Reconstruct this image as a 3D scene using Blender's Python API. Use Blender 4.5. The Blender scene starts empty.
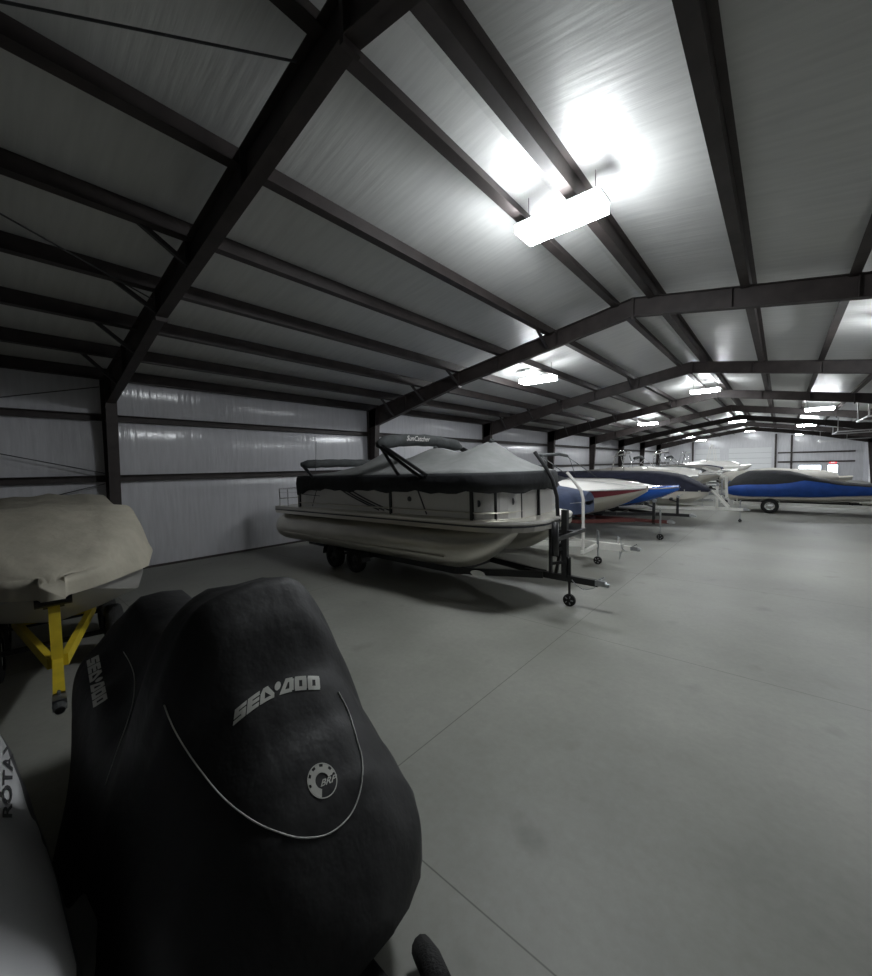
import bpy, bmesh, math, random
from mathutils import Vector, Matrix
from mathutils.bvhtree import BVHTree
random.seed(7)
scene = bpy.context.scene
COL = scene.collection
PI = math.pi
# ------------------------------------------------------------ materials
MATS = {}
def mat(name, color, rough=.6, metal=0., spec=.5, noise=0., nscale=8., bump=0., bscale=20., stretch=(1,1,1), emit=None, estr=0., coat=0., sheen=0.):
    if name in MATS: return MATS[name]
    m = bpy.data.materials.new(name); m.use_nodes = True
    nt = m.node_tree; b = nt.nodes['Principled BSDF']
    c = (*color, 1)
    b.inputs['Base Color'].default_value = c
    b.inputs['Roughness'].default_value = rough
    b.inputs['Metallic'].default_value = metal
    b.inputs['Specular IOR Level'].default_value = spec
    b.inputs['Coat Weight'].default_value = coat
    b.inputs['Sheen Weight'].default_value = sheen
    if noise or bump:
        tc = nt.nodes.new('ShaderNodeTexCoord'); mp = nt.nodes.new('ShaderNodeMapping')
        mp.inputs['Scale'].default_value = stretch
        nt.links.new(tc.outputs['Object'], mp.inputs['Vector'])
    if noise:
        n = nt.nodes.new('ShaderNodeTexNoise'); n.inputs['Scale'].default_value = nscale; n.inputs['Detail'].default_value = 6
        nt.links.new(mp.outputs[0], n.inputs['Vector'])
        mr = nt.nodes.new('ShaderNodeMapRange'); mr.inputs[1].default_value=.3; mr.inputs[2].default_value=.7
        mr.inputs[3].default_value = 1-noise; mr.inputs[4].default_value = 1+noise
        nt.links.new(n.outputs[0], mr.inputs[0])
        mx = nt.nodes.new('ShaderNodeMix'); mx.data_type='RGBA'; mx.blend_type='MULTIPLY'; mx.inputs[0].default_value=1
        mx.inputs[6].default_value = c
        nt.links.new(mr.outputs[0], mx.inputs[7]); nt.links.new(mx.outputs[2], b.inputs['Base Color'])
    if bump:
        n2 = nt.nodes.new('ShaderNodeTexNoise'); n2.inputs['Scale'].default_value = bscale; n2.inputs['Detail'].default_value = 4
        nt.links.new(mp.outputs[0], n2.inputs['Vector'])
        bp = nt.nodes.new('ShaderNodeBump'); bp.inputs['Strength'].default_value = bump; bp.inputs['Distance'].default_value=.05
        nt.links.new(n2.outputs[0], bp.inputs['Height']); nt.links.new(bp.outputs[0], b.inputs['Normal'])
    if emit:
        b.inputs['Emission Color'].default_value = (*emit,1); b.inputs['Emission Strength'].default_value = estr
    MATS[name] = m
    return m
def floor_material():
    m = bpy.data.materials.new('polished_concrete'); m.use_nodes = True; nt = m.node_tree; b = nt.nodes['Principled BSDF']
    L = nt.links.new; N = nt.nodes.new
    tc = N('ShaderNodeTexCoord'); sx = N('ShaderNodeSeparateXYZ'); L(tc.outputs['Object'], sx.inputs[0])
    def noise(sc, det, r=.6):
        n = N('ShaderNodeTexNoise'); n.inputs['Scale'].default_value = sc; n.inputs['Detail'].default_value = det; n.inputs['Roughness'].default_value = r
        L(tc.outputs['Object'], n.inputs['Vector']); return n.outputs[0]
    def ramp(s, stops):
        r = N('ShaderNodeValToRGB'); e = r.color_ramp.elements
        e[0].position, e[0].color = stops[0][0], (*stops[0][1],1); e[1].position, e[1].color = stops[1][0], (*stops[1][1],1)
        for p, c in stops[2:]:
            k = e.new(p); k.color = (*c,1)
        L(s, r.inputs[0]); return r.outputs[0]
    def mul(a, c):
        x = N('ShaderNodeMix'); x.data_type='RGBA'; x.blend_type='MULTIPLY'; x.inputs[0].default_value=1; L(a, x.inputs[6]); L(c, x.inputs[7]); return x.outputs[2]
    base = ramp(noise(.55, 5), [(.3,(.225,.225,.20)), (.7,(.33,.33,.297))])
    fine = ramp(noise(14, 6, .7), [(.3,(.88,.88,.88)), (.7,(1,1,1))])
    stain = ramp(noise(1.9, 2, .4), [(.24,(.82,.82,.82)), (.34,(1,1,1))])
    col = mul(mul(base, fine), stain)
    def joint(axis, off, per):
        a = N('ShaderNodeMath'); a.operation='ADD'; L(sx.outputs[axis], a.inputs[0]); a.inputs[1].default_value = -off + per*50 + per/2
        f = N('ShaderNodeMath'); f.operation='MODULO'; L(a.outputs[0], f.inputs[0]); f.inputs[1].default_value = per
        s = N('ShaderNodeMath'); s.operation='SUBTRACT'; L(f.outputs[0], s.inputs[0]); s.inputs[1].default_value = per/2
        d = N('ShaderNodeMath'); d.operation='ABSOLUTE'; L(s.outputs[0], d.inputs[0])
        g = N('ShaderNodeMapRange'); g.inputs[1].default_value=.002; g.inputs[2].default_value=.007; g.inputs[3].default_value=.45; g.inputs[4].default_value=1
        L(d.outputs[0], g.inputs[0]); return g.outputs[0]
    col = mul(mul(col, joint('X', 10.08, 4.9)), joint('Y', 1.75, 4.013))
    L(col, b.inputs['Base Color'])
    rr = N('ShaderNodeMapRange'); rr.inputs[3].default_value=.38; rr.inputs[4].default_value=.62; L(noise(1.1,4), rr.inputs[0]); L(rr.outputs[0], b.inputs['Roughness'])
    b.inputs['Specular IOR Level'].default_value = .35
    return m
def vinyl_material(name, axis, color=(.62,.62,.62), rough=.33, strength=.35):
    """glossy vinyl-faced insulation with fine creases that run along one axis"""
    m = bpy.data.materials.new(name); m.use_nodes = True; nt = m.node_tree; b = nt.nodes['Principled BSDF']
    L = nt.links.new; N = nt.nodes.new
    tc = N('ShaderNodeTexCoord')
    def sn(scale, k, det=3):
        mp = N('ShaderNodeMapping'); mp.inputs['Scale'].default_value = scale; L(tc.outputs['Object'], mp.inputs[0])
        n = N('ShaderNodeTexNoise'); n.inputs['Scale'].default_value = k; n.inputs['Detail'].default_value = det; L(mp.outputs[0], n.inputs['Vector']); return n.outputs[0]
    if axis == 'x': s1, s2 = (.10,1,.10), (.5,.8,.5)
    else: s1, s2 = (1,1,.10), (.7,.7,.5)
    a = sn(s1, 11); c = sn(s2, 1.3, 2)
    ad = N('ShaderNodeMath'); ad.operation='MULTIPLY_ADD'; L(c, ad.inputs[0]); ad.inputs[1].default_value = 3.; L(a, ad.inputs[2])
    bp = N('ShaderNodeBump'); bp.inputs['Strength'].default_value = strength; bp.inputs['Distance'].default_value = .05
    L(ad.outputs[0], bp.inputs['Height']); L(bp.outputs[0], b.inputs['Normal'])
    mr = N('ShaderNodeMapRange'); mr.inputs[1].default_value=.3; mr.inputs[2].default_value=.7; mr.inputs[3].default_value=.92; mr.inputs[4].default_value=1.04; L(a, mr.inputs[0])
    mx = N('ShaderNodeMix'); mx.data_type='RGBA'; mx.blend_type='MULTIPLY'; mx.inputs[0].default_value=1; mx.inputs[6].default_value=(*color,1)
    L(mr.outputs[0], mx.inputs[7]); L(mx.outputs[2], b.inputs['Base Color'])
    b.inputs['Roughness'].default_value = rough
    return m
M = dict(
 floor=floor_material(),
 ceil=vinyl_material('ceiling_vinyl','x',(.66,.665,.65),.38,.12),
 wall=vinyl_material('wall_vinyl','z',(.62,.62,.645),.17,.17),
 steel=mat('red_oxide_steel',(.048,.039,.037),.55,0,.4,noise=.25,nscale=3),
 brace=mat('brace_steel',(.05,.045,.045),.5),
 rod=mat('rod_steel',(.07,.07,.075),.5,.3),
 black=mat('black_paint',(.012,.012,.013),.4),
 rubber=mat('tyre_rubber',(.012,.012,.012),.8,bump=.3,bscale=60),
 chrome=mat('chrome',(.75,.75,.75),.18,1),
 galv=mat('galvanised',(.42,.43,.44),.4,.8,noise=.15,nscale=10),
 alum=mat('pontoon_aluminium',(.60,.58,.52),.34,.85,noise=.12,nscale=3,bump=.08,bscale=3,stretch=(.3,1,1)),
 panel=mat('fence_panel_grey',(.60,.59,.57),.4,.2),
 decal=mat('decal_charcoal',(.05,.05,.055),.5),
 white=mat('white_gelcoat',(.78,.76,.72),.25,coat=.3),
 cream=mat('cream_gelcoat',(.55,.52,.45),.3,coat=.3),
 greyhull=mat('grey_gelcoat',(.34,.33,.31),.35,coat=.2),
 maroon=mat('maroon_gelcoat',(.16,.02,.03),.3,coat=.3),
 bluehull=mat('bright_blue_gelcoat',(.01,.13,.62),.25,coat=.5),
 navy=mat('navy_canvas',(.022,.024,.045),.85,noise=.2,nscale=4,bump=.5,bscale=4),
 slate=mat('slate_blue_canvas',(.055,.075,.14),.85,noise=.2,nscale=4,bump=.4,bscale=4),
 blue=mat('royal_blue_canvas',(.006,.055,.27),.75,noise=.2,nscale=3,bump=.5,bscale=3),
 blackcv=mat('black_canvas',(.009,.010,.012),.8,noise=.3,nscale=4,bump=.5,bscale=5),
 greycv=mat('grey_canvas',(.22,.225,.22),.85,noise=.1,nscale=4,bump=.5,bscale=2.5),
 charcv=mat('charcoal_canvas',(.06,.065,.065),.85,noise=.2,nscale=5,bump=.5,bscale=5),
 tancv=mat('tan_canvas',(.44,.41,.33),.9,noise=.1,nscale=3,bump=.7,bscale=2.2),
 beigecv=mat('beige_canvas',(.42,.40,.36),.85,noise=.1,nscale=4,bump=.4,bscale=4),
 skicv=mat('black_nylon_cover',(.008,.008,.0085),.62,noise=.25,nscale=5,bump=.35,bscale=4.5),
 piping=mat('reflective_piping',(.55,.55,.52),.4),
 letter=mat('silver_print',(.50,.50,.46),.5),
 yellow=mat('yellow_trailer_paint',(.62,.47,.03),.42,noise=.12,nscale=6),
 wtrail=mat('white_trailer_paint',(.80,.79,.74),.4,noise=.06,nscale=6),
 rtrail=mat('red_trailer_paint',(.13,.035,.03),.5),
 carpet=mat('bunk_carpet',(.03,.03,.035),.95),
 skiwhite=mat('jet_ski_white',(.62,.62,.63),.35,noise=.08,nscale=3),
 skigrey=mat('jet_ski_grey',(.10,.10,.11),.5),
 door=mat('overhead_door_white',(.66,.67,.68),.45),
 groove=mat('door_groove',(.20,.20,.21),.6),
 fixture=mat('fixture_housing',(.35,.35,.36),.5),
 lens=mat('lit_lens',(.9,.9,.9),.5,emit=(.93,.97,1),estr=75),
 daylight=mat('daylight_glass',(.8,.85,.9),.1,emit=(.75,.85,1),estr=3.2),
 exitred=mat('exit_sign_red',(.5,.02,.02),.4,emit=(1,.06,.08),estr=1.6),
 exitwhite=mat('exit_letter_white',(.8,.8,.8),.4,emit=(1,.8,.8),estr=1.5),
 track=mat('door_track_galvanised',(.6,.6,.6),.35,.5),
)
# ------------------------------------------------------------ helpers
def rootloc(p):
    v = Vector((0,0,0))
    while p is not None: v += p.location; p = p.parent
    return v
SPLIT = {'bimini_frame','hanger','hanging_cable','lifting_strake','guide_post','rub_rail','stripe_decal','round_badge','cover_side','hull_stripe','fence_rail','bow_ladder','bunk','ladder_step','winch_post','windshield_frame','safety_chain','handlebar','support_leg'}
def islands(bm):
    bmesh.ops.remove_doubles(bm, verts=bm.verts, dist=.0004)
    bm.verts.index_update(); bm.verts.ensure_lookup_table(); seen=set(); out=[]
    for v in bm.verts:
        if v.index in seen: continue
        st=[v]; seen.add(v.index); g=[]
        while st:
            q=st.pop(); g.append(q.index)
            for e in q.link_edges:
                o=e.other_vert(q)
                if o.index not in seen: seen.add(o.index); st.append(o)
        out.append(set(g))
    return out
def obj(name, bm, m, parent=None, smooth=False, loc=None, keepn=False):
    """link bm (world coordinates) as one mesh object, or one child per loose piece"""
    if name in SPLIT and parent is not None:
        bm.verts.index_update(); isl = islands(bm)
        if len(isl)>1:
            first=None
            for g in isl[1:]:
                c=bm.copy(); c.verts.ensure_lookup_table(); bmesh.ops.delete(c, geom=[v for v in c.verts if v.index not in g], context='VERTS')
                mesh_obj(name,c,m,parent,smooth,loc,keepn)
            bm.verts.ensure_lookup_table(); bmesh.ops.delete(bm, geom=[v for v in bm.verts if v.index not in isl[0]], context='VERTS')
    return mesh_obj(name,bm,m,parent,smooth,loc,keepn)
def mesh_obj(name, bm, m, parent=None, smooth=False, loc=None, keepn=False):
    if not keepn: bmesh.ops.recalc_face_normals(bm, faces=bm.faces)
    me = bpy.data.meshes.new(name)
    org = rootloc(parent) if parent else Vector(loc or (0,0,0))
    bmesh.ops.translate(bm, verts=bm.verts, vec=-org)
    bm.to_mesh(me); bm.free()
    for mm in (m if isinstance(m,(list,tuple)) else [m]): me.materials.append(mm)
    if smooth:
        for p in me.polygons: p.use_smooth = True
    o = bpy.data.objects.new(name, me); COL.objects.link(o)
    if parent: o.parent = parent
    else: o.location = org
    return o
def sharp(o, ang=40):
    me = o.data
    bm = bmesh.new(); bm.from_mesh(me)
    for e in bm.edges:
        if len(e.link_faces)==2 and e.calc_face_angle(0) > math.radians(ang): e.smooth = False
    bm.to_mesh(me); bm.free()
    return o
def thing(name, label, cat, loc=(0,0,0), group=None):
    o = bpy.data.objects.new(name, None); COL.objects.link(o); o.empty_display_size=.2
    o.location = loc; o['label']=label; o['category']=cat
    if group: o['group']=group
    return o
def tag(o, label, cat, group=None):
    o['label']=label; o['category']=cat
    if group: o['group']=group
    return o
def struct(name, bm, m, parent=None, smooth=False):
    o = obj(name, bm, m, parent, smooth)
    if not parent: o['kind']='structure'
    return o
def box(bm, a, b, mi=0):
    x0,y0,z0 = a; x1,y1,z1 = b
    v = [bm.verts.new(p) for p in ((x0,y0,z0),(x1,y0,z0),(x1,y1,z0),(x0,y1,z0),(x0,y0,z1),(x1,y0,z1),(x1,y1,z1),(x0,y1,z1))]
    for f in ((0,3,2,1),(4,5,6,7),(0,1,5,4),(1,2,6,5),(2,3,7,6),(3,0,4,7)):
        bm.faces.new([v[i] for i in f]).material_index = mi
def B(a, b):
    bm = bmesh.new(); box(bm, a, b); return bm
def frame_of(d):
    d = d.normalized(); u = d.cross(Vector((0,0,1)))
    if u.length < 1e-3: u = Vector((1,0,0))
    u.normalize(); return u, u.cross(d).normalized()
def tube(bm, pts, r, seg=10, cap=True, flat=1.):
    pts = [Vector(p) for p in pts]; rings = []
    rs = r if isinstance(r,(list,tuple)) else [r]*len(pts)
    for i,p in enumerate(pts):
        d = (pts[min(i+1,len(pts)-1)]-pts[max(i-1,0)]); u,w = frame_of(d)
        rings.append([bm.verts.new(p+u*rs[i]*math.cos(2*PI*k/seg)+w*rs[i]*flat*math.sin(2*PI*k/seg)) for k in range(seg)])
    for a,b in zip(rings, rings[1:]):
        for k in range(seg): bm.faces.new((a[k],a[(k+1)%seg],b[(k+1)%seg],b[k]))
    if cap: bm.faces.new(rings[0]); bm.faces.new(rings[-1][::-1])
def T(pts, r, seg=10, **k):
    bm = bmesh.new(); tube(bm, pts, r, seg, **k); return bm
def bar(bm, p, q, w, h):
    """rectangular bar from p to q, w sideways, h upwards"""
    p=Vector(p); q=Vector(q); u,v = frame_of(q-p); v = -v if v.z<0 else v
    c = [(-w/2,-h/2),(w/2,-h/2),(w/2,h/2),(-w/2,h/2)]
    a = [bm.verts.new(p+u*x+v*y) for x,y in c]; b = [bm.verts.new(q+u*x+v*y) for x,y in c]
    for i in range(4): bm.faces.new((a[i],a[(i+1)%4],b[(i+1)%4],b[i]))
    bm.faces.new(a); bm.faces.new(b[::-1])
def BAR(p,q,w,h):
    bm = bmesh.new(); bar(bm,p,q,w,h); return bm
def loft(bm, rings, closed=False, cap=False, mi=0):
    R = [[bm.verts.new(p) for p in r] for r in rings]
    n = len(R[0])
    for a,b in zip(R,R[1:]):
        for k in range(n if closed else n-1):
            k2=(k+1)%n
            try: bm.faces.new((a[k],a[k2],b[k2],b[k])).material_index = mi
            except ValueError: pass
    if cap:
        for r in (R[0],R[-1]):
            try: bm.faces.new(r)
            except ValueError: pass
    return R
def solidify(o, t=.01):
    md = o.modifiers.new('thickness','SOLIDIFY'); md.thickness = t; md.offset = 1
    return o
def wheel(parent, x, y, r, w, rimmat, side=1, name='wheel', hub=None):
    """tyre on axis y with a rim sub-part"""
    bm = bmesh.new(); n = 28
    prof = [(.58,-.5),(.80,-.5),(.95,-.42),(1,-.25),(1,.25),(.95,.42),(.80,.5),(.58,.5)]
    loft(bm, [[(x+r*a*math.cos(2*PI*k/n), y+w*b, r+r*a*math.sin(2*PI*k/n)) for k in range(n)] for a,b in prof], closed=True)
    t = obj(name, bm, M['rubber'], parent, True)
    bm = bmesh.new()
    prof = [(.60,-.40),(.60,.30),(.54,.30),(.50,.12),(.30,.18),(.20,.34),(.0,.34)]
    loft(bm, [[(x+r*a*math.cos(2*PI*k/n), y+side*w*b, r+r*a*math.sin(2*PI*k/n)) for k in range(n)] for a,b in prof], closed=True)
    for k in range(5):
        an=2*PI*k/5; c=(x+r*.4*math.cos(an), y+side*w*.2, r+r*.4*math.sin(an))
        tube(bm,[c,(c[0],c[1]+side*w*.12,c[2])],r*.06,8)
    obj('rim', bm, rimmat, t, True)
    return t
# ------------------------------------------------------------ building
S0, BAY, W, HE, SL = 2.285, 8.026, 9.769, 4.88, .167
XR = 2*W
YB = S0-2*BAY; YE = S0+8*BAY
def roofz(x): return HE + SL*min(x, XR-x)
struct('floor', B((-.3,YB-.3,-.2),(XR+.3,YE+.3,0)), M['floor'])
def slope(xa, xb, za, zb):
    bm = bmesh.new(); n = 20
    for i in range(n):
        pass
    v = [bm.verts.new(p) for p in ((xa,YB-.2,za),(xb,YB-.2,zb),(xb,YE+.2,zb),(xa,YE+.2,za),(xa,YB-.2,za+.15),(xb,YB-.2,zb+.15),(xb,YE+.2,zb+.15),(xa,YE+.2,za+.15))]
    for f in ((0,3,2,1),(4,5,6,7),(0,1,5,4),(1,2,6,5),(2,3,7,6),(3,0,4,7)): bm.faces.new([v[i] for i in f])
    return bm
CZ = .12
bm = slope(0-.3, W, HE-SL*.3+CZ, roofz(W)+CZ); b2 = slope(W, XR+.3, roofz(W)+CZ, HE-SL*.3+CZ)
tmp = bpy.data.meshes.new('t'); b2.to_mesh(tmp); bm.from_mesh(tmp); b2.free()
struct('ceiling', bm, M['ceil'])
HW = HE+.25
def billow_wall():
    """insulation facing bulges softly inward between the girts"""
    bm = bmesh.new(); zs=[0,2.37,3.84,HW]; P=[(-.2,0)]
    for a,b in zip(zs,zs[1:]):
        for k in range(12):
            t=k/12; P.append((.075*math.sin(PI*t)**.7, a+(b-a)*t))
    P+=[(0,HW),(-.2,HW)]
    ys=[YB+(YE-YB)*i/60 for i in range(61)]
    loft(bm,[[(x,y,z) for x,z in P] for y in ys],closed=True,cap=True)
    return bm
wl_ = struct('wall_left', billow_wall(), M['wall'], smooth=True); sharp(wl_, 50)
struct('wall_right', B((XR,YB,0),(XR+.2,YE,HW)), M['wall'])
def gable(y0,y1):
    bm = bmesh.new()
    P = [(0,0),(XR,0),(XR,HE+.1),(W,roofz(W)+.1),(0,HE+.1)]
    a=[bm.verts.new((x,y0,z)) for x,z in P]; b=[bm.verts.new((x,y1,z)) for x,z in P]
    for i in range(5): bm.faces.new((a[i],a[(i+1)%5],b[(i+1)%5],b[i]))
    bm.faces.new(a); bm.faces.new(b[::-1]); return bm
struct('wall_end', gable(YE,YE+.2), M['wall'])
struct('wall_near', gable(YB-.2,YB), M['wall'])
# base angle trim of the left wall
struct('baseboard_left', B((0,YB+.02,0),(.03,YE-.02,.06)), M['steel'])
# ---- columns and rafters
def isec_col(x0, x1b, x1t, y, z0, z1):
    """wall column: web plane along x, tapering wider to the top; flanges along y"""
    bm = bmesh.new(); f=.11
    v=[bm.verts.new(p) for p in ((x0,y-.006,z0),(x1b,y-.006,z0),(x1t,y-.006,z1),(x0,y-.006,z1),(x0,y+.006,z0),(x1b,y+.006,z0),(x1t,y+.006,z1),(x0,y+.006,z1))]
    for q in ((0,1,2,3),(7,6,5,4),(0,4,5,1),(1,5,6,2),(2,6,7,3),(3,7,4,0)): bm.faces.new([v[i] for i in q])
    def fl(xb, xt):
        w=[bm.verts.new(p) for p in ((xb,y-f,z0),(xb,y+f,z0),(xt,y+f,z1),(xt,y-f,z1),(xb+.015,y-f,z0),(xb+.015,y+f,z0),(xt+.015,y+f,z1),(xt+.015,y-f,z1))]
        for q in ((0,1,2,3),(7,6,5,4),(0,4,5,1),(1,5,6,2),(2,6,7,3),(3,7,4,0)): bm.faces.new([w[i] for i in q])
    fl(x0-.015,x0-.015); fl(x1b,x1t)
    return bm
def depth(x):
    u = min(x, XR-x)
    return .74-.32*u/4.6 if u<4.6 else .42
def rafter_bm(y):
    bm = bmesh.new(); f=.085
    xs = [.05,1.5,3,4.6,7,W,XR-7,XR-4.6,XR-3,XR-1.5,XR-.05]
    def strip(fn0, fn1, h):
        R = [[(x,y-h,fn0(x)),(x,y+h,fn0(x)),(x,y+h,fn1(x)),(x,y-h,fn1(x))] for x in xs]
        loft(bm, R, closed=True, cap=True)
    top = lambda x: roofz(x)-.14
    bot = lambda x: roofz(x)-.14-depth(x)
    strip(bot, top, .006); strip(lambda x: top(x)-.014, top, f); strip(bot, lambda x: bot(x)+.016, f)
    for x in (4.6, W, XR-4.6):   # bolted end plates
        box(bm,(x-.025,y-f,bot(x)-.06),(x+.025,y+f,top(x)-.002))
    for x in (.7, 2.2, 6.1, 7.9):
        for xx in (x, XR-x): box(bm,(xx-.006,y-f*.95,bot(xx)),(xx+.006,y+f*.95,top(xx)))
    return bm
ordn = {-2:'behind the camera near the end of the shed',-1:'behind the camera', 0:'nearest the camera, crossing the dark upper left',1:'second from the camera, above the pontoon boat',2:'third from the camera',3:'fourth from the camera',4:'fifth from the camera',5:'sixth from the camera',6:'seventh from the camera',7:'eighth and farthest, near the end wall'}
for n in range(-1,8):
    y = S0+n*BAY-(.12 if n==0 else 0)
    r = obj('roof_rafter', rafter_bm(y), M['steel'], loc=(W,y,roofz(W)-.6))
    tag(r, 'dark steel roof beam, '+ordn[n], 'beam', 'rafters across the shed')
    if n in (0,1,2,3):
        for i in range(1,6):
            x = 1.524*i
            if n>=1 and i not in (1,2,3,5): continue
            if n==0 and i==5: continue
            bm = bmesh.new(); zb = roofz(x)-.10-depth(x)+.03
            for s in ((-1,) if n==0 else (-1,1)):
                bar(bm,(x,y+s*.02,zb),(x,y+s*.62,roofz(x)-.12),.06,.06)
            obj('flange_brace', bm, M['brace'], r)
    if n>=-1:
        c = obj('wall_column', isec_col(.10,.30,.62,y,0,roofz(0)-.1), M['steel'], loc=(.05,y,0))
        tag(c, 'dark steel column at the left wall, '+(ordn[n] if n not in (0,1) else ('just right of the tan covered boat' if n==0 else 'behind the pontoon boat')), 'column', 'columns along the left wall')
    if n>=5:
        c = obj('wall_column', isec_col(XR-.05,XR-.28,XR-.62,y,0,roofz(0)-.1), M['steel'], loc=(XR-.05,y,0))
        tag(c, 'dark steel column at the right wall, '+ordn[n], 'column', 'columns along the right wall')
# ---- purlins
def zsec(x, z, h=.2, fw=.07, t=.012, s=1):
    return [(x-t/2,z-h/2),(x+s*fw,z-h/2),(x+s*fw,z-h/2+t),(x+t/2,z-h/2+t),(x+t/2,z+h/2),(x-s*fw,z+h/2),(x-s*fw,z+h/2-t),(x-t/2,z+h/2-t)]
PX = [.12,1.524,3.048,4.572,6.096,7.62,W-.457,W+.457,XR-7.62,XR-6.096,XR-4.572,XR-3.048,XR-1.524,XR-.12]
pl = ['eave strut along the top of the left wall','first up from the left wall','second up from the left wall','third up from the left wall','fourth up from the left wall','fifth up from the left wall','just left of the ridge','just right of the ridge','first down the right slope','second down the right slope','third down the right slope','fourth down the right slope','fifth down the right slope','along the top of the right wall']
for i,x in enumerate(PX):
    z = roofz(x)+.010
    bm = bmesh.new()
    sgn = 1 if x<W else -1
    pts = [(x-sgn*.012,z-.17),(x+sgn*.14,z-.17),(x+sgn*.14,z-.155),(x+sgn*.008,z-.152),(x+sgn*.008,z+.105),(x-sgn*.09,z+.105),(x-sgn*.09,z+.09),(x-sgn*.012,z+.09)]
    loft(bm, [[(a,yy,b) for a,b in pts] for yy in (YB+.05,YE-.05)], closed=True, cap=True)
    o = obj('roof_purlin', bm, M['steel'], loc=(x,0,z))
    tag(o, 'long dark steel purlin, '+pl[i] if i else 'long dark steel eave strut along the top of the left wall', 'purlin', 'purlins running the length of the roof')
# ---- wall girts
for z,lb in ((3.84,'upper dark girt on the left wall above the boats'),(2.37,'lower dark girt on the left wall at boat cover height')):
    bm = bmesh.new()
    box(bm,(.02,YB+.05,z-.08),(.034,YE-.05,z+.08)); box(bm,(.02,YB+.05,z-.08),(.14,YE-.05,z-.066)); box(bm,(.02,YB+.05,z+.066),(.14,YE-.05,z+.08))
    o = obj('wall_girt', bm, M['steel'], loc=(.02,0,z)); tag(o, lb, 'girt')
# ---- bracing rods
def rod(p,q,label):
    o = obj('brace_rod', T([p,q],.011,8), M['rod'], loc=p); tag(o,label,'brace rod','thin cross bracing rods')
ya, yb = S0-.26, S0-BAY+.12
rod((.20,ya,4.55),(.20,yb,2.5),'thin rod falling away left on the upper left wall above the tan boat')
rod((.24,ya,2.5),(.24,yb,4.55),'thin rod rising away left on the upper left wall above the tan boat')
rod((.20,ya,2.25),(.20,yb,.25),'thin rod falling away left on the lower wall behind the tan boat')
rod((.24,ya,.25),(.24,yb,2.25),'thin rod rising away left on the lower wall behind the tan boat')
rod((9.2,ya,6.08),(4.7,yb,5.32),'thin roof rod in the dark bay above the tan boat, from near the ridge')
rod((4.7,ya,5.32),(9.2,yb,6.1),'thin roof rod in the dark bay above the tan boat, from the splice')
# ---- end wall
for i,(x,z1) in enumerate([(3.0,5.2),(11.9,5.8),(13.4,5.6)]):
    bm = bmesh.new(); box(bm,(x-.006,YE-.25,0),(x+.006,YE-.01,z1)); box(bm,(x-.1,YE-.26,0),(x+.1,YE-.25,z1)); box(bm,(x-.1,YE-.02,0),(x+.1,YE-.01,z1))
    tag(obj('end_column', bm, M['steel'], loc=(x,YE-.2,0)), ['dark end wall column left of the white doors','dark end wall column right beside the wide white overhead door','dark end wall column left of the bright window'][i], 'column')
for i,(x0,x1,z) in enumerate([(12.1,18.9,3.4),(12.1,18.9,2.25)]):
    tag(obj('end_girt', B((x0,YE-.16,z-.09),(x1,YE-.02,z+.09)), M['steel'], loc=(x0,YE,z)), ['upper','lower'][i]+' dark girt across the end wall above the bright window','girt')
def oh_door(n, x0, x1, z1, y=YE-.01, right=False, y0=0,y1=0):
    bm = bmesh.new(); g = bmesh.new(); k=6; h=z1/k
    for i in range(k):
        if right: box(bm,(XR-.07,y0,i*h+.012),(XR-.01,y1,(i+1)*h-.012))
        else: box(bm,(x0,y-.06,i*h+.012),(x1,y,(i+1)*h-.012))
    if right: box(g,(XR-.05,y0,0),(XR-.008,y1,z1))
    else: box(g,(x0+.01,y-.04,0),(x1-.01,y+.002,z1))
    d = obj('door_%d'%n, bm, M['door']); d['kind']='structure'
    obj('seal', g, M['groove'], d)
oh_door(1, 3.3, 6.1, 4.2); oh_door(2, 7.1, 11.5, 4.2)
oh_door(3,0,0,4.4,right=True,y0=57.3,y1=61.7)
oh_door(4,0,0,4.4,right=True,y0=40.0,y1=44.0)
# man door with glazed panel, window, exit sign
d = obj('door_5', B((16.55,YE-.07,0),(17.6,YE-.01,2.0)), M['galv']); d['kind']='structure'
obj('door_glass', B((16.65,YE-.085,.4),(17.5,YE-.071,1.82)), M['daylight'], d)
obj('door_handle', T([(16.6,YE-.1,1.0),(16.6,YE-.13,1.0),(16.72,YE-.13,1.0)],.015), M['chrome'], d)
w = obj('window_1', B((14.05,YE-.05,.92),(16.15,YE-.01,1.86)), M['galv']); w['kind']='structure'
obj('window_pane', B((14.12,YE-.06,.98),(16.08,YE-.051,1.80)), M['daylight'], w)
ex = obj('exit_sign', B((16.8,YE-.12,2.02),(17.4,YE-.02,2.28)), M['exitred'], loc=(17.1,YE-.02,2.28)); tag(ex,'small red lit exit sign above the glazed door in the end wall','exit sign')
def textmesh(s, size, italic=0., font_w=None, bold=0.):
    cu = bpy.data.curves.new('txt','FONT'); cu.body = s; cu.size = size; cu.shear = italic; cu.offset = bold; cu.resolution_u = 3
    cu.align_x='CENTER'; cu.align_y='CENTER'
    o = bpy.data.objects.new('txt',cu); COL.objects.link(o)
    dg = bpy.context.evaluated_depsgraph_get(); me = bpy.data.meshes.new_from_object(o.evaluated_get(dg))
    bpy.data.objects.remove(o); bpy.data.curves.remove(cu); me.materials.clear()
    bm = bmesh.new(); bm.from_mesh(me); bpy.data.meshes.remove(me); return bm
bm = textmesh('EXIT',.2,bold=.006); bmesh.ops.transform(bm, matrix=Matrix.Translation((17.1,YE-.125,2.15))@Matrix.Rotation(PI/2,4,'X'), verts=bm.verts)
obj('letters', bm, M['exitwhite'], ex, keepn=True)
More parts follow.
